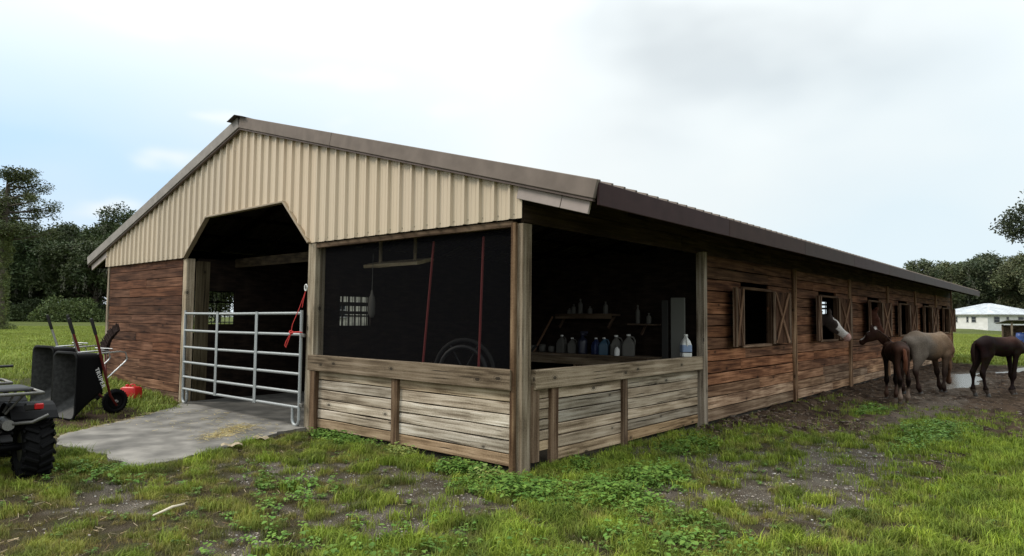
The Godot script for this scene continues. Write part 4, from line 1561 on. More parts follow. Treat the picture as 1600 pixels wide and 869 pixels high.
func make_yard_things() -> void:
	make_barrow("black wheelbarrow with red handles stood on its nose by the doorway slab", Vector3(-7.50, 0.0, 2.02), Vector3(0.17, 0, 0.98), M.red_paint, true)
	make_barrow("black wheelbarrow with silver handles stood behind the red-handled one", Vector3(-8.72, 0.05, 2.0), Vector3(0.17, 0, 0.98), M.steel, false)
	# broom leaning behind the barrows
	var br := thing("broom", "dark bristled broom standing head up against the barn corner", "broom", Vector3(-10.45, -0.05, 0.55), 0.5)
	var st := G.new()
	st.tube([Vector3(0.35, 0.0, 0.2), Vector3(0.02, 1.0, 0.0)], [0.013, 0.013], 8)
	obj("handle", st, M.red_paint, br)
	var bh := G.new()
	for k in 240:
		var t := rng.randf()
		var p := Vector3(0.02 - 0.03 * t + 0.30 * t * t, 0.92 + 0.48 * t, rng.randf_range(-0.05, 0.05))
		var o := Vector3(-0.75, 0.55, rng.randf_range(-0.25, 0.25)).lerp(Vector3(0.35, 0.9, rng.randf_range(-0.2, 0.2)), t * 0.8) * rng.randf_range(0.10, 0.17)
		bh.tube([p + Vector3(0.06, -0.05, 0), p + o * 0.7, p + o + Vector3(0, -0.02, 0)], [0.010, 0.009, 0.003], 4, false)
	obj("bristles", bh, M.bristle, br)
	# red container
	var rc := thing("red_container", "small red plastic container with a cap beside the barrow wheel", "container", Vector3(-9.02, 0.065, 0.52), 0.5)
	var cg := G.new()
	loft(cg, [ring_pts(Vector3(0, 0.0, 0), 0.15, 0.10, 0.03), ring_pts(Vector3(0, 0.01, 0), 0.165, 0.115, 0.04), ring_pts(Vector3(0, 0.19, 0), 0.16, 0.11, 0.04), ring_pts(Vector3(0, 0.215, 0), 0.12, 0.08, 0.03)])
	obj("body", cg, M.red_plastic, rc)
	var cc := G.new()
	cc.lathe([Vector2(0.0, 0.0), Vector2(0.03, 0.0), Vector2(0.03, 0.045), Vector2(0.024, 0.055), Vector2(0, 0.055)], at(-0.09, 0.20, 0.0), 12)
	obj("cap", cc, M.red_plastic, rc)
	var ch := G.new()
	ch.tube([Vector3(-0.04, 0.20, 0), Vector3(-0.01, 0.255, 0), Vector3(0.07, 0.255, 0), Vector3(0.10, 0.20, 0)], [0.013, 0.014, 0.014, 0.013], 8)
	obj("handle", ch, M.red_plastic, rc)
	# pale stick in the grass
	var sk := G.new()
	sk.tint = Color(0.62, 0.55, 0.42)
	sk.tube([Vector3(-0.17, 0.012, -0.03), Vector3(-0.05, 0.022, 0.0), Vector3(0.06, 0.02, 0.005), Vector3(0.16, 0.012, 0.03)], [0.008, 0.011, 0.010, 0.006], 7)
	var so := obj("stick", sk, M.stone)
	so.position = Vector3(-1.19, 0.035, 3.02)
	so.rotation.y = -0.95
	tag(so, "short pale stick lying in the foreground grass", "stick")
	# torn feed paper at the slab edge
	for e in [[-3.55, 0.95, 0.3, "pale torn scrap lying on the slab's grassy edge"], [-3.35, 1.42, 1.2, "curled buff scrap at the slab edge nearest the camera"]]:
		var pg := G.new()
		pg.tint = Color(0.33, 0.27, 0.18)
		for k in 6:
			var xa := -0.12 + 0.04 * k
			var ya := 0.015 * sin(k * 1.7)
			var yb := 0.015 * sin((k + 1) * 1.7)
			pg.quad(Vector3(xa, ya, 0.045 + 0.01 * sin(k * 3.0)), Vector3(xa + 0.04, yb, 0.045 + 0.01 * sin(k * 3.0 + 3.0)), Vector3(xa + 0.04, yb + 0.012, -0.04), Vector3(xa, ya + 0.012, -0.04))
		var po := obj("paper_scrap", pg, M.stone)
		po.position = Vector3(e[0], 0.068, e[1])
		po.rotation.y = e[2]
		tag(po, e[3], "scrap")


func make_atv() -> void:
	# forward is local +x, rear axle at the origin
	var hv := Vector2(-0.997, -0.04)
	var root := thing("quad_bike", "black quad bike with knobby tyres and red tail lamp, partly in view", "quad bike", Vector3(-3.52, 0.0, 3.83), atan2(-hv.y, hv.x))
	for e in [[0.0, -0.44, 0.315, 0.25], [0.0, 0.44, 0.315, 0.25], [1.24, -0.45, 0.30, 0.20], [1.24, 0.45, 0.30, 0.20]]:
		var R: float = e[2]
		var W: float = e[3]
		var wb := Transform3D(Basis(Vector3(1, 0, 0), Vector3(0, 0, 1), Vector3(0, -1, 0)), Vector3(e[0], R, e[1]))
		var tg := G.new()
		var prof := []
		for k in 17:
			var a := TAU * k / 16.0
			var cx := cos(a)
			var cy := sin(a)
			prof.append(Vector2(R - 0.105 + signf(cx) * pow(absf(cx), 0.7) * 0.085, signf(cy) * pow(absf(cy), 0.6) * W * 0.5))
		tg.lathe(prof, wb, 32)
		for k in 20:
			for zz in [-1.0, 1.0]:
				var a := TAU * (k + (0.5 if zz > 0 else 0.0)) / 20.0
				var b := Basis(Vector3.UP, a) * Basis(Vector3.RIGHT, 0.5 * zz)
				tg.box(wb * Transform3D(b, Vector3(cos(a) * (R - 0.014), 0.062 * zz, -sin(a) * (R - 0.014))), Vector3(0.034, W * 0.52, 0.032), 0.005)
				tg.box(wb * Transform3D(Basis(Vector3.UP, a), Vector3(cos(a) * (R - 0.045), W * 0.49 * zz, -sin(a) * (R - 0.045))), Vector3(0.07, 0.022, 0.030), 0.005)
		var wh := obj("wheel", tg, M.rubber, root)
		var rg := G.new()
		var so := 1.0 if e[1] > 0 else -1.0
		rg.lathe([Vector2(0.0, 0.02 * so), Vector2(0.05, 0.03 * so), Vector2(0.12, 0.02 * so), Vector2(R - 0.18, W * 0.42 * so), Vector2(R - 0.165, W * 0.42 * so), Vector2(R - 0.165, -W * 0.42 * so), Vector2(0.0, -W * 0.3 * so)], wb, 20)
		obj("rim", rg, M.steel_dull, wh)
	var body := G.new()
	body.box(at(0.62, 0.45, 0), Vector3(1.35, 0.24, 0.34), 0.04)
	body.box(at(0.55, 0.62, 0), Vector3(0.75, 0.16, 0.26), 0.05)
	body.tube([Vector3(0, 0.315, -0.42), Vector3(0, 0.315, 0.42)], [0.035, 0.035], 10)
	body.tube([Vector3(1.24, 0.30, -0.42), Vector3(1.24, 0.30, 0.42)], [0.03, 0.03], 10)
	obj("chassis", body, M.poly, root)
	for z in [-1.0, 1.0]:
		var fg := G.new()      # rear fender: a curved sheet over the wheel
		for k in 8:
			var a0 := lerpf(0.72, PI * 0.86, k / 8.0)
			var a1 := lerpf(0.72, PI * 0.86, (k + 1) / 8.0)
			var r := 0.40
			var pts := []
			for a in [a0, a1]:
				pts.append(Vector3(-cos(a) * r, 0.36 + sin(a) * r * 0.98, 0))
			for dn in [0.0, 0.012]:
				var q := [pts[0] + Vector3(0, -dn, 0.20 * z), pts[1] + Vector3(0, -dn, 0.20 * z), pts[1] + Vector3(0, -dn - 0.01, 0.58 * z), pts[0] + Vector3(0, -dn - 0.01, 0.58 * z)]
				fg.quad(q[0], q[1], q[2], q[3])
			fg.quad(pts[0] + Vector3(0, -0.01, 0.58 * z), pts[1] + Vector3(0, -0.01, 0.58 * z), pts[1] + Vector3(0, -0.05, 0.585 * z), pts[0] + Vector3(0, -0.05, 0.585 * z))
		obj("rear_fender", fg, M.poly, root)
		var ff := G.new()
		for k in 8:
			var a0 := lerpf(0.2, PI * 1.05, k / 8.0)
			var a1 := lerpf(0.2, PI * 1.05, (k + 1) / 8.0)
			var q := [Vector3(1.24 - cos(a0) * 0.40, 0.34 + sin(a0) * 0.39, 0.2 * z), Vector3(1.24 - cos(a1) * 0.40, 0.34 + sin(a1) * 0.39, 0.2 * z)]
			ff.quad(q[0], q[1], q[1] + Vector3(0, -0.01, 0.38 * z), q[0] + Vector3(0, -0.01, 0.38 * z))
		obj("front_fender", ff, M.poly, root)
		var lz := G.new()      # tail lamp pod on the fender's rear corner
		lz.box(rot(-0.335, 0.735, 0.36 * z, Vector3(0, 0, 0.2)), Vector3(0.05, 0.075, 0.15), 0.018)
		obj("tail_lamp_housing", lz, M.grip, root)
		var ll := G.new()
		ll.box(rot(-0.362, 0.735, 0.40 * z, Vector3(0, 0, 0.2)), Vector3(0.022, 0.055, 0.075), 0.008)
		obj("tail_lamp", ll, M.lens, root)
		var bp := G.new()      # bumper hoop
		bp.tube([Vector3(0.05, 0.60, 0.18 * z), Vector3(-0.30, 0.58, 0.22 * z), Vector3(-0.44, 0.60, 0.34 * z), Vector3(-0.46, 0.66, 0.46 * z)], [0.016, 0.016, 0.016, 0.015], 8)
		obj("bumper_tube", bp, M.steel_dull, root)
		var fp := G.new()
		fp.box(at(0.62, 0.30, 0.36 * z), Vector3(0.48, 0.03, 0.22), 0.01)
		obj("footrest", fp, M.poly, root)
	var seat := G.new()
	loft(seat, [ring_pts(Vector3(0.30, 0.74, 0), 0.40, 0.13, 0.08), ring_pts(Vector3(0.30, 0.80, 0), 0.42, 0.15, 0.10), ring_pts(Vector3(0.30, 0.86, 0), 0.40, 0.13, 0.10), ring_pts(Vector3(0.30, 0.875, 0), 0.34, 0.09, 0.08)])
	obj("seat", seat, M.grip, root)
	for e in [[-0.14, 0.865], [1.22, 0.86]]:
		var rk := G.new()      # luggage rack of bent tube
		var hx := 0.27
		var hz := 0.42
		rk.tube([Vector3(e[0] - hx, e[1], -hz), Vector3(e[0] - hx, e[1], hz), Vector3(e[0] + hx, e[1], hz), Vector3(e[0] + hx, e[1], -hz), Vector3(e[0] - hx, e[1], -hz)], [0.016, 0.016, 0.016, 0.016, 0.016], 8)
		for k in 5:
			var z := -hz + 2.0 * hz * (k + 0.5) / 5.0
			rk.tube([Vector3(e[0] - hx, e[1], z), Vector3(e[0] + hx, e[1], z)], [0.010, 0.010], 6)
		for z in [-0.3, 0.3]:
			rk.tube([Vector3(e[0] - hx * 0.6, e[1], z), Vector3(e[0], 0.66, z * 0.6)], [0.012, 0.012], 6)
			rk.tube([Vector3(e[0] + hx * 0.8, e[1], z), Vector3(e[0] + 0.1, 0.66, z * 0.6)], [0.012, 0.012], 6)
		obj("rack", rk, M.steel_dull, root)
	var pk := G.new()      # strapped pad on the rear rack
	loft(pk, [ring_pts(Vector3(-0.10, 0.882, 0.0), 0.22, 0.36, 0.06), ring_pts(Vector3(-0.10, 0.90, 0.0), 0.23, 0.37, 0.06), ring_pts(Vector3(-0.10, 0.915, 0.0), 0.19, 0.33, 0.06)])
	obj("rack_pad", pk, M.grip, root)
	var hbar := G.new()
	hbar.tube([Vector3(0.72, 1.06, -0.38), Vector3(0.80, 1.05, -0.18), Vector3(0.86, 0.98, 0), Vector3(0.80, 1.05, 0.18), Vector3(0.72, 1.06, 0.38)], [0.014, 0.014, 0.014, 0.014, 0.014], 8)
	hbar.tube([Vector3(0.92, 0.60, 0), Vector3(0.85, 1.0, 0)], [0.03, 0.025], 8)
	obj("handlebar", hbar, M.grip, root)
	var mf := G.new()
	mf.tube([Vector3(0.35, 0.50, 0.22), Vector3(0.02, 0.56, 0.20), Vector3(-0.30, 0.57, 0.18)], [0.03, 0.06, 0.05], 12)
	obj("exhaust", mf, M.steel_dull, root)


func jug(label: String, where: Vector3, h: float, body_mat: Material, lid_mat: Material, turn: float, group: String, called := "jug") -> Node3D:
	var root := thing(called, label, called, where, turn, group)
	var w := h * 0.29
	var g := G.new()
	loft(g, [ring_pts(Vector3(0, 0, 0), w * 0.9, w * 0.68, w * 0.25), ring_pts(Vector3(0, h * 0.04, 0), w, w * 0.75, w * 0.3), ring_pts(Vector3(0, h * 0.52, 0), w, w * 0.75, w * 0.3), ring_pts(Vector3(0, h * 0.70, 0), w * 0.72, w * 0.6, w * 0.3), ring_pts(Vector3(0, h * 0.84, 0), w * 0.30, w * 0.30, w * 0.28), ring_pts(Vector3(0, h * 0.92, 0), w * 0.26, w * 0.26, w * 0.25)])
	obj("body", g, body_mat, root)
	var hd := G.new()
	hd.tube([Vector3(w * 0.2, h * 0.88, 0), Vector3(w * 0.75, h * 0.86, 0), Vector3(w * 1.0, h * 0.72, 0), Vector3(w * 0.95, h * 0.48, 0)], [w * 0.13, w * 0.14, w * 0.14, w * 0.13], 8)
	obj("handle", hd, body_mat, root)
	var ld := G.new()
	ld.lathe([Vector2(0, 0), Vector2(w * 0.32, 0), Vector2(w * 0.32, h * 0.07), Vector2(w * 0.26, h * 0.085), Vector2(0, h * 0.085)], at(0, h * 0.915, 0), 12)
	obj("lid", ld, lid_mat, root)
	return root


func bottle(label: String, where: Vector3, h: float, r: float, m: Material, group: String, trigger := false) -> void:
	var root := thing("bottle", label, "bottle", where, rng.randf() * 3.0, group)
	var g := G.new()
	g.lathe([Vector2(0, 0), Vector2(r * 0.9, 0), Vector2(r, h * 0.04), Vector2(r, h * 0.58), Vector2(r * 0.8, h * 0.70), Vector2(r * 0.35, h * 0.80), Vector2(r * 0.33, h * 0.88), Vector2(0, h * 0.88)], Transform3D(), 12)
	obj("body", g, m, root)
	var c := G.new()
	c.lathe([Vector2(0, 0), Vector2(r * 0.42, 0), Vector2(r * 0.42, h * 0.11), Vector2(0, h * 0.12)], at(0, h * 0.88, 0), 10)
	if trigger:
		c.box(at(r * 0.35, h * 1.03, 0), Vector3(r * 1.7, h * 0.10, r * 0.5), 0.004)
		c.box(rot(r * 0.75, h * 0.94, 0, Vector3(0, 0, 0.5)), Vector3(r * 0.18, h * 0.15, r * 0.3), 0.002)
	obj("cap", c, M.shaded_plastic if not trigger else M.dark_plastic, root)


func make_tack_room() -> void:
	# work bench along the back wall, and its shelves
	var bench := thing("work_bench", "dim wooden bench along the tack room's back wall", "bench", Vector3(-1.95, 0.08, -3.92))
	plank(bench, "bench_top", 2.7, 0.045, 0.52, Color(0.22, 0.18, 0.14), at(0, 0.93, 0), M.grey_wood)
	plank(bench, "apron_board", 2.7, 0.12, 0.04, Color(0.30, 0.25, 0.19), at(0, 0.845, 0.245), M.grey_wood)
	for x in [-1.25, 0.0, 1.25]:
		post(bench, "leg", 0.09, 0.90, 0.09, Color(0.36, 0.28, 0.2), Vector3(x, 0, 0.18), M.brown_wood)
	var sh := thing("wall_shelf", "short wooden shelf above the bench with small bottles on it", "shelf", Vector3(-2.0, 1.62, -4.12))
	plank(sh, "shelf_board", 1.15, 0.03, 0.26, Color(0.13, 0.10, 0.08), at(0, 0.06, 0), M.grey_wood)
	plank(sh, "shelf_lip", 1.15, 0.085, 0.02, Color(0.16, 0.12, 0.09), at(0, 0.035, 0.14), M.grey_wood)
	for x in [-0.5, 0.5]:
		obj("bracket", plank_g(0.30, 0.05, 0.03, Color(0.12, 0.09, 0.07), rot(x, -0.05, 0.02, Vector3(0, PI * 0.5, 0.8))), M.brown_wood, sh)
	var s2 := thing("wall_shelf", "narrow shelf near the light door panel holding two tins", "shelf", Vector3(-0.92, 1.53, -4.14))
	plank(s2, "shelf_board", 0.50, 0.025, 0.2, Color(0.13, 0.10, 0.08), at(0, 0.0, 0), M.grey_wood)
	obj("bracket", plank_g(0.22, 0.04, 0.03, Color(0.12, 0.09, 0.07), rot(0, -0.08, 0.0, Vector3(0, PI * 0.5, 0.8))), M.brown_wood, s2)
	for e in [[-2.36, 0.10, "stubby pale bottle at the shelf end nearest the corner post"], [-2.27, 0.17, "small grey bottle beside a taller one on the shelf"], [-2.13, 0.26, "tallest pale bottle on the tack room shelf"], [-1.93, 0.13, "small dark-toned bottle in the middle of the shelf"], [-1.62, 0.21, "slim bottle near the far end of the shelf"]]:
		bottle(e[2], Vector3(e[0], 1.697, -4.10), e[1], 0.042, M.shaded_plastic, "bottles on the wall shelf")
	bottle("tall slim bottle on the narrow shelf", Vector3(-1.02, 1.545, -4.12), 0.30, 0.035, M.shaded_plastic, "bottles on the narrow shelf")
	bottle("short bottle on the narrow shelf", Vector3(-0.82, 1.545, -4.12), 0.17, 0.04, M.shaded_plastic, "bottles on the narrow shelf")
	var by := 1.037
	for e in [[-2.30, 0.30, M.shaded_plastic, "large dull white jug on the bench, nearest its post end"], [-2.08, 0.26, M.shaded_plastic, "white jug beside the dark spray bottle on the bench"], [-1.62, 0.27, M.dark_blue, "blue jug in the middle of the bench"], [-1.43, 0.28, M.shaded_teal, "teal blue jug next to the blue jug"], [-1.22, 0.32, M.shaded_plastic, "large pale jug toward the bench's far end"], [-1.00, 0.34, M.shaded_plastic, "pale jug with raised handle at the bench's far end"]]:
		jug(e[3], Vector3(e[0], by, -3.80 + rng.randf_range(-0.05, 0.05)), e[1], e[2], M.white_plastic, rng.randf_range(-0.6, 0.6), "jugs on the bench")
	bottle("dark blue spray bottle standing among the jugs", Vector3(-1.86, by, -3.78), 0.34, 0.085, M.dark_plastic, "jugs on the bench", true)
	for e in [[-2.92, 0.11, "small round pale tub at the bench end by the corner post"], [-2.72, 0.13, "small round pale tub second from the bench end"], [-2.52, 0.11, "small round pale tub beside the large jug"]]:
		var t := thing("tub", e[2], "tub", Vector3(e[0], by, -3.8), 0.0, "small tubs on the bench")
		var g := G.new()
		g.lathe([Vector2(0, 0), Vector2(0.05, 0), Vector2(0.062, 0.02), Vector2(0.062, e[1] * 0.8), Vector2(0.05, e[1]), Vector2(0, e[1])], Transform3D(), 12)
		obj("body", g, M.shaded_plastic, t)
	# pale door panel leaning in the far corner and a board by it
	var dp := thing("door_panel", "tall pale panel leaning upright in the tack room corner", "panel", Vector3(-0.28, 0.05, -4.05), 0.15)
	var pg := G.new()
	pg.box(at(0, 0.95, 0), Vector3(0.22, 1.9, 0.04), 0.006)
	obj("board", pg, M.shaded_board, dp)
	var p2 := G.new()
	p2.box(at(-0.20, 0.93, 0.02), Vector3(0.10, 1.86, 0.03), 0.006)
	obj("edge_strip", p2, M.shaded_metal, dp)
	# jug on the sill
	var jr := jug("blue and white jug standing on the sill of the open tack room side", Vector3(-0.06, 1.066, -3.86), 0.33, M.white_plastic, M.white_plastic, -0.9, "")
	var lb := G.new()
	loft(lb, [ring_pts(Vector3(0, 0.075, 0), 0.098, 0.0745, 0.032), ring_pts(Vector3(0, 0.175, 0), 0.098, 0.0745, 0.032)], false, false)
	obj("label_band", lb, M.label_blue, jr)
	var nb := G.new()
	loft(nb, [ring_pts(Vector3(0, 0.060, 0), 0.0985, 0.075, 0.032), ring_pts(Vector3(0, 0.075, 0), 0.0985, 0.075, 0.032)], false, false)
	obj("label_edge", nb, M.dark_plastic, jr)
	bottle("small clear-white bottle on the bench's front edge", Vector3(-1.14, by, -3.68), 0.16, 0.045, M.white_plastic, "")
	var lt := thing("tool_handle", "worn orange-brown tool handle leaning over the bench end by the corner post", "tool", Vector3(-2.75, 1.03, -3.72))
	var lh := G.new()
	lh.tint = Color(0.11, 0.055, 0.03)
	lh.tube([Vector3(-0.10, 0.0, 0.0), Vector3(0.04, 0.30, -0.08), Vector3(0.16, 0.62, -0.2)], [0.020, 0.018, 0.015], 8)
	obj("handle", lh, M.stone, lt)
	var lw := G.new()
	lw.tube([Vector3(-0.14, 0.0, 0.01), Vector3(-0.05, 0.11, -0.03)], [0.035, 0.024], 8)
	obj("socket", lw, M.shaded_metal, lt)
	# tools and fittings seen through the screen
	for e in [[-1.79, 1.10, -1.53, 2.54, "thin red-handled tool leaning behind the screen, nearer the doorway"], [-0.85, 1.05, -0.70, 2.54, "thin red-handled tool leaning behind the screen, nearer the corner post"]]:
		var t := thing("stable_fork", e[4], "fork", Vector3(e[0], 0.05, -0.20), 0.0, "red-handled tools behind the screen")
		var g := G.new()
		var dx: float = e[2] - e[0]
		var foot := Vector3(-dx * 0.72, 0.32, -0.12)
		g.tube([foot, Vector3(dx, e[3] - 0.05, 0.07)], [0.014, 0.014], 8)
		obj("handle", g, M.dark_red, t)
		var tn := G.new()
		for k in 7:
			var o := (k - 3) * 0.045
			tn.tube([foot + Vector3(o, -0.02, 0), foot + Vector3(o, -0.18, -0.03), foot + Vector3(o, -0.30, 0.02)], [0.006, 0.006, 0.003], 5)
		tn.tube([foot + Vector3(-0.15, -0.02, 0), foot + Vector3(0.15, -0.02, 0)], [0.012, 0.012], 6)
		obj("tines", tn, M.steel_dull, t)
	var lf := thing("hanging_shelf", "pale plank hung on two straps behind the insect screen", "shelf", Vector3(-2.72, 2.36, -0.55))
	plank(lf, "shelf_board", 1.15, 0.05, 0.30, Color(0.80, 0.72, 0.55), rot(0, 0, 0, Vector3(0.25, 0, 0)), M.grey_wood)
	for x in [-0.38, 0.36]:
		post(lf, "strap", 0.055, 0.75, 0.02, Color(0.8, 0.72, 0.58), Vector3(x, 0.02, 0.0), M.grey_wood)
	var fl := thing("fly_trap", "pale bag-like fly trap hanging behind the insect screen", "fly trap", Vector3(-3.08, 1.60, -0.40))
	var fg := G.new()
	fg.lathe([Vector2(0.0, 0.0), Vector2(0.035, 0.01), Vector2(0.06, 0.06), Vector2(0.062, 0.20), Vector2(0.055, 0.28), Vector2(0.025, 0.33), Vector2(0.02, 0.38), Vector2(0, 0.39)], Transform3D(), 12, 1.0, 0.6)
	obj("bag", fg, M.shaded_plastic, fl)
	var fs := G.new()
	fs.tube([Vector3(0, 0.38, 0), Vector3(0.01, 0.9, 0)], [0.004, 0.004], 5)
	obj("string", fs, M.steel_dull, fl)
	var hp := thing("hose_reel", "dim coiled hose hoop behind the screen beside the fork", "hose reel", Vector3(-1.85, 0.90, -1.0), 0.4)
	for k in 2:
		var hg := G.new()
		var pts := []
		var rr := []
		for j in 25:
			pts.append(Vector3(cos(TAU * j / 24.0) * (0.42 - 0.09 * k), sin(TAU * j / 24.0) * (0.42 - 0.09 * k), 0.05 * k))
			rr.append(0.028)
		hg.tube(pts, rr, 8, false)
		obj("hoop", hg, M.shaded_metal if k == 0 else M.grip, hp)
	var hs := G.new()
	for k in 3:
		hs.tube([Vector3(cos(TAU * k / 6.0) * 0.42, sin(TAU * k / 6.0) * 0.42, 0), Vector3(-cos(TAU * k / 6.0) * 0.42, -sin(TAU * k / 6.0) * 0.42, 0)], [0.012, 0.012], 6)
	hs.tube([Vector3(0, 0, 0.03), Vector3(0, -0.86, 0.03)], [0.03, 0.03], 8)
	obj("stand", hs, M.grip, hp)


# ------------------------------------------------------------------ far buildings
func far_window(parent: Node3D, xf: Transform3D, w: float, h: float) -> void:
	var fr := G.new()
	for e in [[Vector3(0, h * 0.5, 0), Vector3(w + 0.12, 0.07, 0.08)], [Vector3(0, -h * 0.5, 0), Vector3(w + 0.16, 0.09, 0.10)], [Vector3(-w * 0.5, 0, 0), Vector3(0.07, h - 0.02, 0.07)], [Vector3(w * 0.5, 0, 0), Vector3(0.07, h - 0.02, 0.07)], [Vector3(0, 0.0, 0), Vector3(w - 0.06, 0.05, 0.06)]]:
		fr.box(xf * at(e[0].x, e[0].y, e[0].z), e[1], 0.01)
	var o := obj("window", fr, M.grey_trim, parent)
	var gl := G.new()
	gl.box(xf, Vector3(w - 0.05, h - 0.05, 0.03), 0.0)
	obj("pane", gl, M.glass, o)


func make_far_buildings() -> void:
	var c := Vector3(-9.4, 0.0, -143.5)
	var h := thing("white_house", "low white house with pale metal hip roof beyond the lawn", "house", c, -0.70)
	var W := 13.0      # along -x from the corner
	var D := 13.0      # along -z
	var H := 3.05
	var wl := G.new()
	wl.box(at(-W * 0.5, H * 0.5 - 0.1, -D * 0.5), Vector3(W, H + 0.2, D), 0.0)
	obj("wall", wl, M.white_wall, h)
	var rf := G.new()
	var o := 0.55
	var e := [Vector3(o, H, o), Vector3(o, H, -D - o), Vector3(-W - o, H, -D - o), Vector3(-W - o, H, o)]
	var r0 := Vector3(-W * 0.5 + 0.8, H + 2.15, -D * 0.5)
	var r1 := Vector3(-W * 0.5 - 0.8, H + 2.15, -D * 0.5)
	rf.quad(e[3], e[0], r0, r1)
	rf.tri(e[0], e[1], r0)
	rf.quad(e[1], e[2], r1, r0)
	rf.tri(e[2], e[3], r1)
	var roof := obj("roof", rf, M.white_roof, h)
	var fa := G.new()
	for k in 4:
		var a: Vector3 = e[k]
		var b: Vector3 = e[(k + 1) % 4]
		fa.box(along((a + b) * 0.5 + Vector3(0, -0.10, 0), b - a), Vector3(a.distance_to(b), 0.20, 0.06), 0.0)
	obj("fascia", fa, M.grey_trim, roof)
	var sf := G.new()
	sf.quad(e[3] - Vector3(0, 0.03, 0), e[2] - Vector3(0, 0.03, 0), e[1] - Vector3(0, 0.03, 0), e[0] - Vector3(0, 0.03, 0))
	obj("soffit", sf, M.white_wall, roof)
	for k in 16:
		for sd in 2:
			var t := (k + 0.5) / 16.0
			var g := G.new()
			var a: Vector3 = e[3].lerp(e[0], t) if sd == 0 else e[0].lerp(e[1], t)
			var apex := r1.lerp(r0, clampf((t - 0.44) / 0.12, 0.0, 1.0)) if sd == 0 else r0
			var lim := clampf(1.0 - absf(t - 0.5) * 2.0, 0.05, 1.0)
			var b := a.lerp(apex if sd == 0 else r0, 1.0)
			b = a + (Vector3(a.x, 0, r0.z) - Vector3(a.x, 0, a.z)) * lim + Vector3(0, 2.15 * lim, 0) if sd == 0 else a + Vector3((r0.x - a.x) * lim, 2.15 * lim, 0)
			g.tube([a + Vector3(0, 0.02, 0), b + Vector3(0, 0.02, 0)], [0.025, 0.025], 4, false)
			obj("roof_seam", g, M.white_roof, roof)
	for x in [-3.0, -4.4, -7.2, -8.9, -11.0]:
		far_window(h, at(x, 2.05, 0.02), 0.95 if x != -4.4 and x != -8.9 else 0.45, 1.05)
	for z in [-1.9, -4.2, -7.0, -10.2]:
		far_window(h, Transform3D(Basis(Vector3.UP, PI * 0.5), Vector3(0.02, 2.05, z)), 1.15 if z != -4.2 else 0.45, 1.05)

	var s := thing("run_in_shed", "small dark open shelter with blue tarp on the lawn", "shed", Vector3(1.6, 0.0, -55.5), 0.35)
	for x in [-1.7, 1.7]:
		for z in [-1.0, 1.0]:
			post(s, "post", 0.10, 1.45 if z < 0 else 1.65, 0.10, Color(0.35, 0.3, 0.25), Vector3(x, 0, z), M.grey_wood)
	var sr := G.new()
	sr.tint = Color(0.16, 0.15, 0.14)
	sr.box(rot(0, 1.64, 0, Vector3(-0.09, 0, 0)), Vector3(4.1, 0.06, 2.7), 0.01)
	obj("roof", sr, M.metal_brown, s)
	var bk := G.new()
	bk.tint = Color(0.2, 0.17, 0.14)
	bk.box(at(0, 0.7, -1.04), Vector3(3.5, 1.4, 0.04), 0.0)
	bk.box(at(1.74, 0.7, 0), Vector3(0.04, 1.4, 2.0), 0.0)
	obj("back_wall", bk, M.brown_wood, s)
	for e2 in [[-1.0, "blue plastic barrel in the shelter, at its open end"], [-0.25, "blue plastic barrel beside another in the shelter"], [0.6, "blue plastic barrel deepest in the shelter"]]:
		var b := thing("barrel", e2[1], "barrel", Vector3(1.6, 0, -55.5) + Vector3(e2[0], 0, 0.35).rotated(Vector3.UP, 0.35), 0.0, "barrels in the shelter")
		var bg := G.new()
		bg.lathe([Vector2(0, 0), Vector2(0.27, 0), Vector2(0.29, 0.05), Vector2(0.29, 0.28), Vector2(0.30, 0.30), Vector2(0.29, 0.32), Vector2(0.29, 0.58), Vector2(0.30, 0.60), Vector2(0.29, 0.62), Vector2(0.27, 0.86), Vector2(0, 0.88)], Transform3D(), 16)
		obj("body", bg, M.blue_plastic, b)
		var bl := G.new()
		bl.lathe([Vector2(0, 0), Vector2(0.05, 0), Vector2(0.05, 0.03), Vector2(0, 0.03)], at(0.14, 0.878, 0), 8)
		obj("bung", bl, M.white_plastic, b)

	# cream outbuilding that shows only through the barn's barred windows
	var cb := thing("cream_outbuilding", "cream metal outbuilding glimpsed through the barred barn window", "outbuilding", Vector3(-34.0, 0.2, -19.5), 0.9)
	var cw := G.new()
	cw.box(at(0, 1.5, 0), Vector3(7.0, 3.0, 5.0), 0.0)
	obj("wall", cw, M.cream, cb)
	for k in 20:
		var g := G.new()
		g.box(at(-3.4 + k * 0.36, 1.5, 2.51), Vector3(0.07, 2.96, 0.05), 0.01)
		obj("rib", g, M.cream, cb)
	var cr := G.new()
	cr.tri(Vector3(-3.7, 3.0, 2.7), Vector3(3.7, 3.0, 2.7), Vector3(0, 4.0, 2.7))
	cr.quad(Vector3(3.7, 3.0, 2.7), Vector3(3.7, 3.0, -2.7), Vector3(0, 4.0, -2.7), Vector3(0, 4.0, 2.7))
	cr.quad(Vector3(-3.7, 3.0, -2.7), Vector3(-3.7, 3.0, 2.7), Vector3(0, 4.0, 2.7), Vector3(0, 4.0, -2.7))
	cr.tri(Vector3(3.7, 3.0, -2.7), Vector3(-3.7, 3.0, -2.7), Vector3(0, 4.0, -2.7))
	obj("roof", cr, M.white_roof, cb)
	far_window(cb, at(-0.6, 1.8, 2.54), 0.9, 0.9)
	far_window(cb, at(1.6, 1.8, 2.54), 0.9, 0.9)


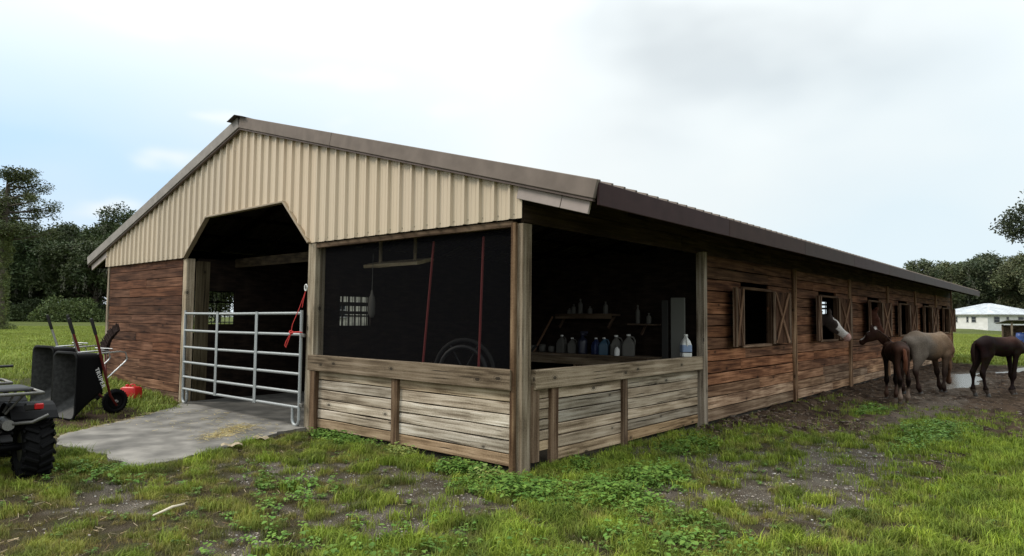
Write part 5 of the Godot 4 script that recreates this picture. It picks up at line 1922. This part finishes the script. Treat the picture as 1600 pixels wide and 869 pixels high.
# ------------------------------------------------------------------ trees and ground cover
func scatter(called: String, mesh: Mesh, xfs: Array, cols: PackedColorArray, parent: Node3D = null) -> MultiMeshInstance3D:
	var mm := MultiMesh.new()
	mm.transform_format = MultiMesh.TRANSFORM_3D
	mm.use_colors = true
	mm.mesh = mesh
	mm.instance_count = xfs.size()
	for k in xfs.size():
		mm.set_instance_transform(k, xfs[k])
		mm.set_instance_color(k, cols[k])
	var o := MultiMeshInstance3D.new()
	o.name = called if parent else numbered(called)
	o.multimesh = mm
	(parent if parent else self).add_child(o, true)
	return o


func leaf_clump(leaves: int, size: float, seed_: int, flat := 1.0) -> ArrayMesh:
	var r := RandomNumberGenerator.new()
	r.seed = seed_
	var g := G.new()
	for k in leaves:
		var p := Vector3(r.randfn(), r.randfn() * flat, r.randfn()).limit_length(1.6) * 0.48
		var d := Vector3(r.randf_range(-1, 1), r.randf_range(-0.9, 0.6), r.randf_range(-1, 1)).normalized()
		var s := d.cross(Vector3(r.randf_range(-1, 1), r.randf_range(-1, 1), r.randf_range(-1, 1))).normalized()
		var L := size * r.randf_range(0.7, 1.3)
		var w := L * r.randf_range(0.38, 0.55)
		var n := d.cross(s) * w * 0.25
		var f := r.randf_range(0.8, 1.2)
		g.tint = Color(f, f, f * r.randf_range(0.8, 1.1))
		var a := p
		var b := p + d * L * 0.5 + s * w * 0.5 + n
		var c := p + d * L
		var e := p + d * L * 0.5 - s * w * 0.5 + n
		g.tri(a, b, c)
		g.tri(a, c, e)
	return g.commit(M.leaf)


var clumps := []


func tree(called: String, label: String, group: String, at_: Vector3, h: float, cr: float, base: float, tr: float, col: Color, n: int, seed_: int, clump_size: float, squash := 0.75, gaps := 0.0, hang := false) -> Node3D:
	var r := RandomNumberGenerator.new()
	r.seed = seed_
	var root := thing(called, label, "tree", at_, 0.0, group)
	var tg := G.new()
	var top := Vector3(r.randf_range(-0.4, 0.4), h * 0.72, r.randf_range(-0.4, 0.4))
	tg.tube([Vector3(0, -0.3, 0), Vector3(0, 0.3, 0), Vector3(r.randf_range(-0.2, 0.2), h * 0.25, 0), Vector3(r.randf_range(-0.4, 0.4), h * 0.5, r.randf_range(-0.3, 0.3)), top], [tr * 1.5, tr * 1.05, tr * 0.8, tr * 0.5, tr * 0.15], 9)
	var lobes := []
	var m := 16 + int(cr * 2.2)
	for k in m:
		var d := Vector3(r.randfn(), r.randfn() * 0.8, r.randfn()).normalized() * pow(r.randf(), 0.45)
		var c := Vector3(d.x * cr, base + (h - base) * 0.5 + d.y * (h - base) * 0.5, d.z * cr)
		var rad := cr * r.randf_range(0.20, 0.42)
		c.y = clampf(c.y, base + rad * 0.4, h - rad * squash)
		lobes.append([c, rad])
		var fork := Vector3(0, clampf(c.y * 0.55, h * 0.12, h * 0.65), 0)
		var mid := fork.lerp(c, 0.5) + Vector3(0, (c.y - fork.y) * -0.1, 0)
		tg.tube([fork, mid, c], [tr * 0.32, tr * 0.18, tr * 0.05], 6)
	obj("trunk", tg, M.bark, root)
	var xfs := []
	var cols := PackedColorArray()
	for k in n:
		var lb: Array = lobes[r.randi() % lobes.size()]
		var d := Vector3(r.randfn(), r.randfn(), r.randfn()).normalized() * pow(r.randf(), 0.35)
		if gaps > 0.0 and noise_b.get_noise_3d(d.x * 2.0 + lb[0].x, d.y * 2.0 + lb[0].y, d.z * 2.0 + lb[0].z) < gaps - 0.6:
			continue
		var p: Vector3 = lb[0] + Vector3(d.x, d.y * squash, d.z) * lb[1]
		if p.y > h:
			continue
		var s := clump_size * r.randf_range(0.7, 1.35)
		var b := Basis.from_euler(Vector3(r.randf() * TAU, r.randf() * TAU, r.randf() * TAU)).scaled(Vector3(s, s * 0.8, s))
		xfs.append(Transform3D(b, p))
		var f := r.randf_range(0.7, 1.3)
		cols.append(Color(col.r * f * r.randf_range(0.9, 1.15), col.g * f, col.b * f))
	if hang:      # grey moss hanging from the limbs
		for k in int(n * 0.05):
			var lb: Array = lobes[r.randi() % lobes.size()]
			var p: Vector3 = lb[0] + Vector3(r.randfn() * 0.5, -0.7, r.randfn() * 0.5) * lb[1]
			if p.y < 2.0:
				continue
			xfs.append(Transform3D(Basis.from_euler(Vector3(0, r.randf() * TAU, 0)).scaled(Vector3(0.25, 1.1, 0.25) * clump_size * 1.2), p))
			cols.append(Color(0.16, 0.16, 0.13))
	tag(scatter("crown", clumps[seed_ % clumps.size()], xfs, cols, root), "", "", "", "stuff")
	return root


func bush(called: String, label: String, group: String, at_: Vector3, rad: Vector3, col: Color, n: int, clump_size: float) -> void:
	var root := thing(called, label, "bush", at_, 0.0, group)
	var tg := G.new()
	for k in 5:
		var a := TAU * k / 5.0
		tg.tube([Vector3(0, -0.1, 0), Vector3(cos(a) * rad.x * 0.5, rad.y * 0.7, sin(a) * rad.z * 0.5)], [0.06, 0.02], 5)
	obj("stems", tg, M.bark, root)
	var xfs := []
	var cols := PackedColorArray()
	for k in n:
		var d := Vector3(rng.randfn(), absf(rng.randfn()), rng.randfn()).normalized() * pow(rng.randf(), 0.4)
		var w := 1.0 + 0.35 * noise_a.get_noise_2d(d.x * 3.0 + at_.x, d.z * 3.0)
		xfs.append(Transform3D(Basis.from_euler(Vector3(rng.randf() * TAU, rng.randf() * TAU, 0)).scaled(Vector3.ONE * clump_size * rng.randf_range(0.7, 1.3)), Vector3(d.x * rad.x, d.y * rad.y * w, d.z * rad.z)))
		cols.append(shade(col, 0.3))
	tag(scatter("foliage", clumps[0], xfs, cols, root), "", "", "", "stuff")


func dir_at(bearing: float, dist: float) -> Vector3:
	# a place on the ground by compass bearing (degrees clockwise from -Z) and distance from the yard's south-east corner
	var a := deg_to_rad(bearing)
	return Vector3(4.485 + sin(a) * dist, 0.0, 5.381 - cos(a) * dist)


func make_trees() -> void:
	for k in 5:
		clumps.append(leaf_clump(30, 0.42, 400 + k))
	var fine := leaf_clump(46, 0.30, 460, 0.5)
	var dark := Color(0.050, 0.070, 0.028)
	# oaks across the left-hand lawn
	var oaks := [[-80.33, 150.0, 22.0, 9.0, "dark oak outside the view, at the near end of the far wood"], [-78.53, 156.0, 20.0, 9.0, "broad dark oak behind the pine at the lawn's far side"], [-77.06, 148.0, 17.0, 8.0, "dark rounded oak just right of the pine"], [-75.68, 160.0, 19.5, 8.5, "dark oak in the middle of the wood beyond the barrows"], [-74.32, 152.0, 16.5, 7.5, "lower dark oak left of the tallest one at the barn corner"], [-72.69, 141.0, 21.3, 8.5, "tallest dark oak with open crown beside the barn's left corner"], [-70.47, 150.0, 21.0, 9.0, "dark oak mostly hidden behind the barn's left eave"], [-67.6, 150.0, 20.0, 9.0, "dark oak screened by the barn front, nearer the doorway"], [-64.5, 130.0, 18.0, 8.5, "dark oak glimpsed through the barred window beyond the doorway"]]
	for k in oaks.size():
		var o: Array = oaks[k]
		tree("oak_tree", o[4], "oaks beyond the left lawn", dir_at(o[0], o[1]), o[2], o[3], 2.0, 0.55, shade(dark, 0.32), 2300, 700 + k, 1.25, 0.75, 0.25 if k != 5 else 0.42, true)
	for e in [[-77.83, 139.0, 4.0, 2.6, Color(0.05, 0.07, 0.025), "low dark bush at the wood's edge below the pine"], [-76.41, 141.0, 4.5, 3.4, Color(0.04, 0.055, 0.022), "dark undergrowth bush below the middle oak"], [-74.63, 133.0, 4.2, 3.8, Color(0.085, 0.115, 0.04), "bright green bush at the wood's edge, left one of a pair"], [-73.71, 132.0, 3.8, 3.4, Color(0.085, 0.115, 0.04), "bright green bush at the wood's edge, right one of a pair"], [-72.3, 137.0, 4.5, 3.2, Color(0.035, 0.05, 0.02), "dark bush under the tallest oak"]]:
		bush("bush", e[5], "bushes along the wood's edge", dir_at(e[0], e[1]), Vector3(e[2], e[3], e[2]), e[4], 420, 1.0)
	# the pine at the left edge
	var pp := dir_at(-78.15, 66.0)
	var pine := thing("pine_tree", "tall open pine with vine-covered leaning trunk at the left edge", "tree", pp)
	var tg := G.new()
	tg.tube([Vector3(0.1, -0.3, 0), Vector3(0.1, 0.5, 0), Vector3(0.25, 3.0, 0.1), Vector3(0.0, 6.0, 0.1), Vector3(-0.1, 9.5, 0), Vector3(-0.2, 12.6, 0)], [0.50, 0.30, 0.23, 0.20, 0.16, 0.05], 10)
	var xfs := []
	var cols := PackedColorArray()
	var right := Vector3(cos(-0.7117 - 0.65), 0, sin(-0.7117 - 0.65))
	for k in 42:
		var y := rng.randf_range(7.6, 12.6)
		var a := rng.randf() * TAU
		var L := rng.randf_range(1.2, 3.6) * clampf((14.5 - y) / 4.0, 0.3, 1.0)
		var tip := Vector3(cos(a) * L, y + rng.randf_range(-0.1, 0.8), sin(a) * L)
		tg.tube([Vector3(-0.1, y - 0.3, 0), Vector3(-0.1, y - 0.3, 0).lerp(tip, 0.6) + Vector3(0, -0.1, 0), tip], [0.09, 0.05, 0.02], 6)
		for j in 11:
			var q := Vector3(-0.1, y - 0.3, 0).lerp(tip, rng.randf_range(0.45, 1.08)) + Vector3(rng.randfn(), rng.randfn() * 0.6, rng.randfn()) * 0.28
			xfs.append(Transform3D(Basis.from_euler(Vector3(rng.randf() * 0.6, rng.randf() * TAU, 0)).scaled(Vector3(0.62, 0.5, 0.62) * rng.randf_range(0.6, 1.2)), q))
			cols.append(shade(Color(0.080, 0.095, 0.040), 0.3))
	obj("trunk", tg, M.bark, pine)
	tag(scatter("crown", fine, xfs, cols, pine), "", "", "", "stuff")
	var vx := []
	var vc := PackedColorArray()
	for k in 460:      # vine up the trunk and a skirt of weeds at its foot
		var y := 8.2 * pow(rng.randf(), 1.3)
		var a := rng.randf() * TAU
		var rr := 0.22 + (0.15 if y > 5.0 and y < 8.0 else 0.0) * rng.randf() + (0.9 * rng.randf() if y < 0.7 else 0.0)
		vx.append(Transform3D(Basis.from_euler(Vector3(rng.randf() * TAU, rng.randf() * TAU, 0)).scaled(Vector3.ONE * rng.randf_range(0.2, 0.42)), Vector3(cos(a) * rr + 0.15, y, sin(a) * rr)))
		vc.append(shade(Color(0.12, 0.145, 0.05), 0.35))
	tag(scatter("vine", clumps[1], vx, vc, pine), "", "", "", "stuff")
	# the wood behind the white house
	var wood_ := [[-10.68, 190.0, 14.0, 8.0], [-9.02, 172.0, 15.1, 3.2], [-7.77, 186.0, 14.9, 7.5], [-6.47, 192.0, 15.6, 8.5], [-5.25, 186.0, 16.7, 8.0], [-3.93, 190.0, 17.1, 9.0], [-2.62, 184.0, 17.7, 9.0], [-1.12, 180.0, 16.7, 9.0]]
	var names := ["tree behind the barn's far end, mostly hidden", "thin sparse tree poking above the barn's far eave", "rounded tree just right of the thin sparse one", "dark grey-green tree behind the left of the house roof", "tall tree behind the hip of the white house roof", "broad tall tree behind the right of the house roof", "tall tree at the right edge of the far wood", "far wood tree outside the view, beyond its edge"]
	for k in wood_.size():
		var o: Array = wood_[k]
		tree("far_tree", names[k], "trees behind the white house", dir_at(o[0], o[1]), o[2], o[3], 1.5 if k != 1 else 10.0, 0.5, shade(Color(0.088, 0.106, 0.058), 0.3), 2300 if k != 1 else 150, 760 + k, 1.3, 0.75, 0.2 if k != 1 else 0.5, true)  # distance haze is put into this paler leaf colour
	tree("near_oak", "dark bushy tree at the right edge between the house and shed", "", dir_at(0.6, 112.0), 8.5, 4.2, 1.0, 0.4, Color(0.038, 0.05, 0.024), 1100, 790, 1.1, 0.75, 0.2)
	# the tree outside the right edge whose limb hangs into view
	var ro := Vector3(5.6, 0.0, -18.4)
	var rt := thing("overhanging_tree", "leafy limb of a tree reaching in over the yard at the right edge", "tree", ro)
	var t2 := G.new()
	t2.tube([Vector3(0, -0.3, 0), Vector3(0, 0.4, 0), Vector3(0.1, 3.2, 0), Vector3(0.0, 6.5, 0.1), Vector3(0.2, 9.0, 0)], [0.5, 0.36, 0.30, 0.2, 0.06], 10)
	var x2 := []
	var c2 := PackedColorArray()
	for lb in [[Vector3(-2.75, 4.30, 0.1), 0.30, 26], [Vector3(-2.42, 4.62, 0.0), 0.30, 24], [Vector3(-2.35, 4.10, 0.1), 0.28, 20], [Vector3(-2.15, 5.0, 0.0), 0.30, 22], [Vector3(-2.05, 4.4, 0.0), 0.32, 22], [Vector3(-1.6, 5.4, 0.2), 0.5, 50], [Vector3(-0.9, 6.6, 0.0), 0.9, 90], [Vector3(1.6, 7.2, 0.3), 1.5, 260], [Vector3(2.6, 6.2, -0.5), 1.4, 200], [Vector3(1.4, 8.6, 0), 1.3, 200], [Vector3(1.6, 5.8, -1.2), 1.2, 150]]:
		var c: Vector3 = lb[0]
		t2.tube([Vector3(0.05, clampf(c.y - 1.2, 2.6, 6.8), 0), Vector3(c.x * 0.55, c.y - 0.25, c.z), c], [0.12, 0.06, 0.015], 7)
		for k in lb[2]:
			var d: Vector3 = Vector3(rng.randfn(), rng.randfn() * 0.7, rng.randfn()).limit_length(1.5) * lb[1] * 0.75
			x2.append(Transform3D(Basis.from_euler(Vector3(rng.randf() * TAU, rng.randf() * TAU, 0)).scaled(Vector3.ONE * rng.randf_range(0.16, 0.26)), c + d))
			c2.append(shade(Color(0.045, 0.058, 0.028), 0.3))
	obj("trunk", t2, M.bark, rt)
	tag(scatter("crown", clumps[2], x2, c2, rt), "", "", "", "stuff")


func tuft_mesh(blades: int, h: float, spread: float, wid: float, seed_: int) -> ArrayMesh:
	var r := RandomNumberGenerator.new()
	r.seed = seed_
	var g := G.new()
	for k in blades:
		var a := r.randf() * TAU
		var p := Vector3(cos(a), 0, sin(a)) * spread * sqrt(r.randf())
		var b := r.randf() * TAU
		var lean := Vector3(cos(b), 0, sin(b)) * r.randf_range(0.15, 0.95)
		var L := h * r.randf_range(0.55, 1.25)
		var s := Vector3(-lean.z, 0, lean.x).normalized() * wid * r.randf_range(0.7, 1.3)
		var m := p + (Vector3.UP + lean * 0.35).normalized() * L * 0.55
		var t := p + (Vector3.UP * 0.8 + lean).normalized() * L
		var f := r.randf_range(0.75, 1.3)
		g.tint = Color(f * r.randf_range(0.85, 1.25), f, f * 0.9)
		if r.randf() < 0.12:
			g.tint = Color(2.1, 1.35, 1.7)       # dry blade
		var k0 := g.put(p - s)
		g.put(p + s)
		g.put(m + s * 0.75)
		g.put(m - s * 0.75)
		g.put(t)
		g.tri_i(k0, k0 + 1, k0 + 2)
		g.tri_i(k0, k0 + 2, k0 + 3)
		g.tri_i(k0 + 3, k0 + 2, k0 + 4)
	return g.commit(M.grass)


func weed_mesh(leaves: int, h: float, L: float, seed_: int) -> ArrayMesh:
	var r := RandomNumberGenerator.new()
	r.seed = seed_
	var g := G.new()
	for k in leaves:
		var a := r.randf() * TAU
		var y := h * r.randf_range(0.25, 1.0)
		var o := Vector3(cos(a), 0, sin(a))
		var p := o * h * r.randf_range(0.05, 0.55) + Vector3(0, y, 0)
		var d := (o + Vector3(r.randf_range(-0.4, 0.4), r.randf_range(-0.35, 0.55), r.randf_range(-0.4, 0.4))).normalized()
		var s := d.cross(Vector3.UP).normalized()
		var n := s.cross(d)
		var l := L * r.randf_range(0.6, 1.25)
		var w := l * r.randf_range(0.30, 0.42)
		var f := r.randf_range(0.75, 1.3)
		g.tint = Color(f * r.randf_range(0.85, 1.2), f, f * 0.9)
		# two halves folded along the rib, tip drooping
		var q0 := p
		var q1 := p + d * l * 0.35
		var q2 := p + d * l * 0.72 - n * l * 0.05
		var q3 := p + d * l - n * l * 0.16
		for sd in [-1.0, 1.0]:
			var e1: Vector3 = q1 + s * w * sd + n * w * 0.28
			var e2: Vector3 = q2 + s * w * 0.8 * sd + n * w * 0.2
			var k0 := g.put(q0)
			g.put(q1)
			g.put(q2)
			g.put(q3)
			g.put(e1)
			g.put(e2)
			for t in [[0, 1, 4], [1, 5, 4], [1, 2, 5], [2, 3, 5]]:
				if sd < 0.0:
					g.tri_i(k0 + t[0], k0 + t[2], k0 + t[1])
				else:
					g.tri_i(k0 + t[0], k0 + t[1], k0 + t[2])
		# its stalk
		var b := p - Vector3(0, 0, 0)
		var k1 := g.put(Vector3(0, 0, 0) + s * 0.0015)
		g.put(Vector3(0, 0, 0) - s * 0.0015)
		g.put(b)
		g.tri_i(k1, k1 + 1, k1 + 2)
	return g.commit(M.grass)


func covered(x: float, z: float) -> bool:
	if x < 0.03 and x > -BW - 0.02 and z < 0.04 and z > -BL - 0.1:
		return true
	if x > -8.1 and x < -2.85 and z >= 0.0 and z < 2.85:
		var p := Vector2(x, z)
		if Geometry2D.is_point_in_polygon(p, PackedVector2Array(APRON)):
			return true
	return false


const WEEDS := [[-2.9, 0.20, 0.75, 0.20, 260, 0], [-1.70, 0.18, 0.22, 0.10, 80, 1], [-0.45, 0.36, 0.6, 0.2, 260, 0], [0.45, 0.55, 0.7, 0.38, 520, 0], [1.15, 0.15, 0.55, 0.5, 330, 0], [1.05, -0.75, 0.4, 0.6, 230, 0], [-0.1, 0.40, 0.25, 0.16, 60, 1], [0.35, -0.55, 0.22, 0.35, 70, 0],
	[0.6, -2.6, 0.3, 0.8, 130, 0], [2.75, -5.9, 0.45, 1.6, 420, 0], [-1.2, 1.95, 0.7, 0.4, 60, 0], [-4.4, 0.42, 0.35, 0.2, 60, 0], [1.4, 2.2, 1.2, 0.8, 90, 0], [0.2, 2.8, 1.5, 0.6, 50, 0], [-3.1, 2.9, 0.8, 0.35, 60, 0], [1.5, -8.0, 0.25, 0.8, 90, 0], [2.2, 0.8, 0.8, 0.7, 130, 0]]


func make_ground_cover() -> void:
	# grass: short tufts near, bigger and sparser ones farther out over the lawns
	var kinds := [tuft_mesh(12, 0.042, 0.05, 0.0019, 501), tuft_mesh(14, 0.058, 0.055, 0.0020, 502), tuft_mesh(10, 0.085, 0.05, 0.0020, 503)]
	var far_kind := tuft_mesh(22, 0.085, 0.16, 0.0045, 504)
	var farther := tuft_mesh(26, 0.12, 0.45, 0.013, 505)
	var lists := [[], [], []]
	var tints := [PackedColorArray(), PackedColorArray(), PackedColorArray()]
	var zones := [[-5.2, 4.8, -1.2, 4.4, 135000, 0], [-0.1, 6.5, -9.5, -1.2, 60000, 0], [-9.0, -3.0, 0.0, 4.4, 14000, 0], [-22.0, -6.0, -5.0, 7.0, 26000, 1], [6.2, 12.0, -22.0, -3.0, 9000, 1], [-75.0, -20.0, -42.0, 3.0, 42000, 2], [-14.0, 16.0, -95.0, -26.5, 42000, 2]]
	var fx := [[], []]
	var fc := [PackedColorArray(), PackedColorArray()]
	for zn in zones:
		for k in zn[4]:
			var x := rng.randf_range(zn[0], zn[1])
			var z := rng.randf_range(zn[2], zn[3])
			var pick := rng.randf()
			if covered(x, z):
				continue
			var n1 := noise_a.get_noise_2d(x * 0.45 + 50.0, z * 0.45)
			var n2 := noise_b.get_noise_2d(x * 1.1 + 7.0, z * 1.1)
			var nd := noise_d.get_noise_2d(x * 0.8 + 20.0, z * 0.8)
			if zn[5] < 2:
				var bare := maxf(gravel_at(x, z), mud_at(x, z))
				if pick < bare * 0.97 - 0.02 or rng.randf() > 0.70 + clampf(x - 0.6, -2.0, 2.0) * 0.06 + n2 * 0.9 + n1 * 0.5 + nd * 1.1:
					continue
			var y := height_at(x, z) - 0.004
			var lush := clampf(0.5 + n1 * 0.8 + n2 * 0.8 + nd * 0.9 + clampf(x - 0.6, -2.0, 2.5) * 0.14, 0.0, 1.0)
			var col := Color(0.205, 0.168, 0.066).lerp(Color(0.19, 0.25, 0.034), lush)
			if zn[5] > 0:
				col = Color(0.20, 0.235, 0.05).lerp(Color(0.275, 0.325, 0.075), clampf(0.5 + n1, 0.0, 1.0))
			if zn[5] == 0:      # darker and lighter tussocks
				var kind := noise_d.get_noise_2d(x * 0.55 - 60.0, z * 0.55)
				col = Color(col.r * (1.0 + 0.75 * kind), col.g * (1.0 + 0.7 * kind), col.b * (1.0 + 0.5 * kind))
			col = shade(col, 0.3)
			var s := rng.randf_range(0.45, 1.3) * (0.55 + 0.95 * lush)
			if zn[5] == 2:
				s = rng.randf_range(0.7, 1.3)
			var t := Transform3D(Basis(Vector3.UP, rng.randf() * TAU).scaled(Vector3.ONE * s), Vector3(x, y, z))
			if zn[5] == 0:
				var j := 0 if rng.randf() < 0.45 else (1 if rng.randf() < 0.8 else 2)
				lists[j].append(t)
				tints[j].append(col)
			else:
				fx[zn[5] - 1].append(t)
				fc[zn[5] - 1].append(col)
	for j in 3:
		tag(scatter("grass", kinds[j], lists[j], tints[j]), ["short grass growing over the foreground yard", "medium grass tufts growing over the foreground yard", "longer grass tufts scattered through the foreground yard"][j], "grass", "", "stuff")
	for j in 2:
		tag(scatter("lawn_grass", far_kind if j == 0 else farther, fx[j], fc[j]), ["lawn grass beyond the barrows and beside the mud", "mown lawn grass in the distance on both sides"][j], "grass", "", "stuff")
	# broad-leaved weeds
	var wk := [weed_mesh(16, 0.075, 0.034, 511), weed_mesh(13, 0.11, 0.040, 512), weed_mesh(18, 0.045, 0.024, 513)]
	var wx := [[], [], []]
	var wc := [PackedColorArray(), PackedColorArray(), PackedColorArray()]
	for e in WEEDS:
		for k in e[4]:
			var a := rng.randf() * TAU
			var q := pow(rng.randf(), 0.6) * (1.0 + 0.3 * sin(a * 3.0 + e[0]))
			var x: float = e[0] + cos(a) * q * e[2]
			var z: float = e[1] + sin(a) * q * e[3]
			if covered(x, z):
				continue
			var j := rng.randi() % 3
			var s := rng.randf_range(0.6, 1.25) * (1.25 - 0.5 * q)
			wx[j].append(Transform3D(Basis.from_euler(Vector3(rng.randf_range(-0.2, 0.2), rng.randf() * TAU, rng.randf_range(-0.2, 0.2))).scaled(Vector3.ONE * s), Vector3(x, height_at(x, z) - 0.003, z)))
			wc[j].append(shade(Color(0.13, 0.22, 0.045) if e[5] == 0 else Color(0.26, 0.30, 0.09), 0.3))
	for k in 2600:      # small rosettes everywhere in the turf
		var x := rng.randf_range(-4.5, 4.2)
		var z := rng.randf_range(-6.0, 4.4)
		if covered(x, z) or rng.randf() < maxf(gravel_at(x, z) * 0.85, mud_at(x, z)) or noise_b.get_noise_2d(x * 1.7, z * 1.7) < -0.05:
			continue
		wx[2].append(Transform3D(Basis(Vector3.UP, rng.randf() * TAU).scaled(Vector3.ONE * rng.randf_range(0.5, 1.1)), Vector3(x, height_at(x, z) - 0.003, z)))
		wc[2].append(shade(Color(0.12, 0.19, 0.045), 0.3))
	for j in 3:
		tag(scatter("weeds", wk[j], wx[j], wc[j]), ["leafy green weeds crowding the barn's corner", "taller leafy weeds along the barn's foot", "low rosettes of small-leaved weeds in the turf"][j], "weeds", "", "stuff")
	# pebbles, mud clods, straw and litter
	var pg := G.new()
	var pr := []
	for k in 4:
		var rr := []
		for s in 6:
			rr.append(1.0)
	pg.lathe([Vector2(0, -0.6), Vector2(0.8, -0.35), Vector2(1.0, 0.05), Vector2(0.65, 0.5), Vector2(0, 0.62)], Transform3D(), 6)
	var stone := pg.commit(M.stone)
	var px := []
	var pc := PackedColorArray()
	var cx := []
	var cc := PackedColorArray()
	var lx := []
	var lc := PackedColorArray()
	for k in 80000:
		var x := rng.randf_range(-4.2, 4.5)
		var z := rng.randf_range(-6.5, 4.3)
		if k % 5 == 0:
			x = rng.randf_range(0.05, 5.0)
			z = rng.randf_range(-20.0, -4.0)
		if covered(x, z):
			continue
		var gr := gravel_at(x, z)
		var md := mud_at(x, z)
		var roll := rng.randf()
		if roll < gr * 0.42 + 0.012:
			var s := 0.004 + 0.009 * pow(rng.randf(), 3.0)
			px.append(Transform3D(Basis.from_euler(Vector3(rng.randf() * TAU, rng.randf() * TAU, 0)).scaled(Vector3(s * rng.randf_range(0.8, 1.5), s * 0.7, s)), Vector3(x, height_at(x, z) + s * 0.2, z)))
			pc.append(shade(Color(0.27, 0.24, 0.21) if rng.randf() < 0.92 else Color(0.50, 0.46, 0.38), 0.4))
		elif roll > 1.0 - md * 0.32:
			var s := 0.008 + 0.030 * pow(rng.randf(), 3.0)
			cx.append(Transform3D(Basis.from_euler(Vector3(rng.randf() * TAU, rng.randf() * TAU, 0)).scaled(Vector3(s * rng.randf_range(0.8, 1.4), s * 0.6, s)), Vector3(x, height_at(x, z), z)))
			cc.append(shade(Color(0.12, 0.085, 0.06), 0.5))
		elif roll < 0.16 and k % 5 != 0:
			lx.append(Transform3D(Basis.from_euler(Vector3(rng.randf_range(-0.3, 0.3), rng.randf() * TAU, rng.randf_range(-0.3, 0.3))).scaled(Vector3(rng.randf_range(0.5, 1.4), 1.0, 1.0)), Vector3(x, height_at(x, z) + 0.008, z)))
			lc.append(shade(Color(0.36, 0.28, 0.17) if rng.randf() < 0.6 else Color(0.13, 0.075, 0.045), 0.4))
	tag(scatter("gravel", stone, px, pc), "small grey pebbles lying in the bare patches", "gravel", "", "stuff")
	tag(scatter("mud_clods", stone, cx, cc), "trodden dark clods over the muddy yard", "mud", "", "stuff")
	var sg := G.new()
	sg.quad(Vector3(-0.035, 0, -0.0018), Vector3(-0.035, 0.001, 0.0018), Vector3(0.035, 0.002, 0.0018), Vector3(0.035, 0.001, -0.0018))
	sg.quad(Vector3(-0.035, -0.001, -0.0018), Vector3(0.035, 0.0, -0.0018), Vector3(0.035, 0.002, 0.0018), Vector3(-0.035, 0.001, 0.0018))
	var stalk := sg.commit(M.straw)
	tag(scatter("dry_litter", stalk, lx, lc), "dry stalks and dead leaves littering the turf", "litter", "", "stuff")
	var sx := []
	var sc := PackedColorArray()
	for k in 900:
		var t := rng.randf()
		var x := lerpf(-4.05, -4.75, t) + rng.randfn() * 0.11
		var z := lerpf(1.30, 0.55, t) + rng.randfn() * 0.12
		if rng.randf() < 0.25:
			x = rng.randf_range(-6.8, -3.8)
			z = rng.randf_range(0.05, 1.6)
		if not covered(x, z) or z < 0.02:
			continue
		sx.append(Transform3D(Basis.from_euler(Vector3(rng.randf_range(-0.2, 0.2), rng.randf() * TAU, rng.randf_range(-0.2, 0.2))).scaled(Vector3(rng.randf_range(0.4, 1.2), 1.0, rng.randf_range(0.8, 1.6))), Vector3(x, 0.049 + 0.006 * rng.randf(), z)))
		sc.append(shade(Color(0.50, 0.40, 0.17), 0.3))
	for k in 500:      # strewn along the slab's left edge
		var t := rng.randf()
		var x := lerpf(-5.75, -7.2, t) + rng.randfn() * 0.10
		var z := lerpf(2.62, 0.75, t) + rng.randfn() * 0.10
		sx.append(Transform3D(Basis.from_euler(Vector3(rng.randf_range(-0.2, 0.2), rng.randf() * TAU, 0)).scaled(Vector3(rng.randf_range(0.4, 1.2), 1.0, rng.randf_range(0.8, 1.6))), Vector3(x, 0.052 if covered(x, z) else height_at(x, z) + 0.012, z)))
		sc.append(shade(Color(0.42, 0.34, 0.17), 0.3))
	tag(scatter("straw", stalk, sx, sc), "loose yellow straw on the concrete slab", "straw", "", "stuff")


func _ready() -> void:
	# ---- camera
	var cam := Camera3D.new()
	cam.name = "camera"
	cam.fov = 45.22
	cam.near = 0.05
	cam.far = 1200.0
	var yaw := 0.7117
	var pitch := 0.0594
	var roll := 0.0089
	var r := Vector3(cos(yaw), 0, -sin(yaw))
	var f := Vector3(-sin(yaw), 0, -cos(yaw))
	var f2 := f * cos(pitch) + Vector3.UP * sin(pitch)
	var u2 := Vector3.UP * cos(pitch) - f * sin(pitch)
	cam.transform = Transform3D(Basis(r * cos(roll) + u2 * sin(roll), u2 * cos(roll) - r * sin(roll), -f2), Vector3(4.485, 1.62, 5.381))
	add_child(cam)

	# ---- sky, sun, exposure
	noise_a = fnl(11, 0.45, 4)
	noise_b = fnl(12, 1.6, 3)
	noise_c = fnl(13, 0.25, 3)
	noise_d = fnl(14, 3.6, 2)
	rng.seed = 77
	var env := Environment.new()
	env.background_mode = Environment.BG_SKY
	var sky := Sky.new()
	var pm := PanoramaSkyMaterial.new()
	pm.panorama = make_sky()
	sky.sky_material = pm
	env.sky = sky
	env.tonemap_mode = Environment.TONE_MAPPER_LINEAR
	env.tonemap_exposure = 1.10
	env.sdfgi_enabled = true
	env.ssao_enabled = true
	env.ssil_enabled = true
	env.fog_enabled = false
	var we := WorldEnvironment.new()
	we.name = "world"
	we.environment = env
	add_child(we)
	var sun := DirectionalLight3D.new()
	sun.name = "sun"
	sun.light_energy = 0.62
	sun.light_color = Color(1.0, 0.96, 0.90)
	sun.light_angular_distance = 16.0
	sun.shadow_enabled = true
	sun.look_at_from_position(Vector3(-9.0, 10.0, 7.5), Vector3.ZERO)
	add_child(sun)

	# ---- setting and structures
	make_materials()
	make_ground()
	make_apron()
	make_barn()
	make_far_buildings()
	make_trees()

	# ---- things
	make_gate()
	make_yard_things()
	make_atv()
	make_tack_room()
	make_horses()
	make_ground_cover()
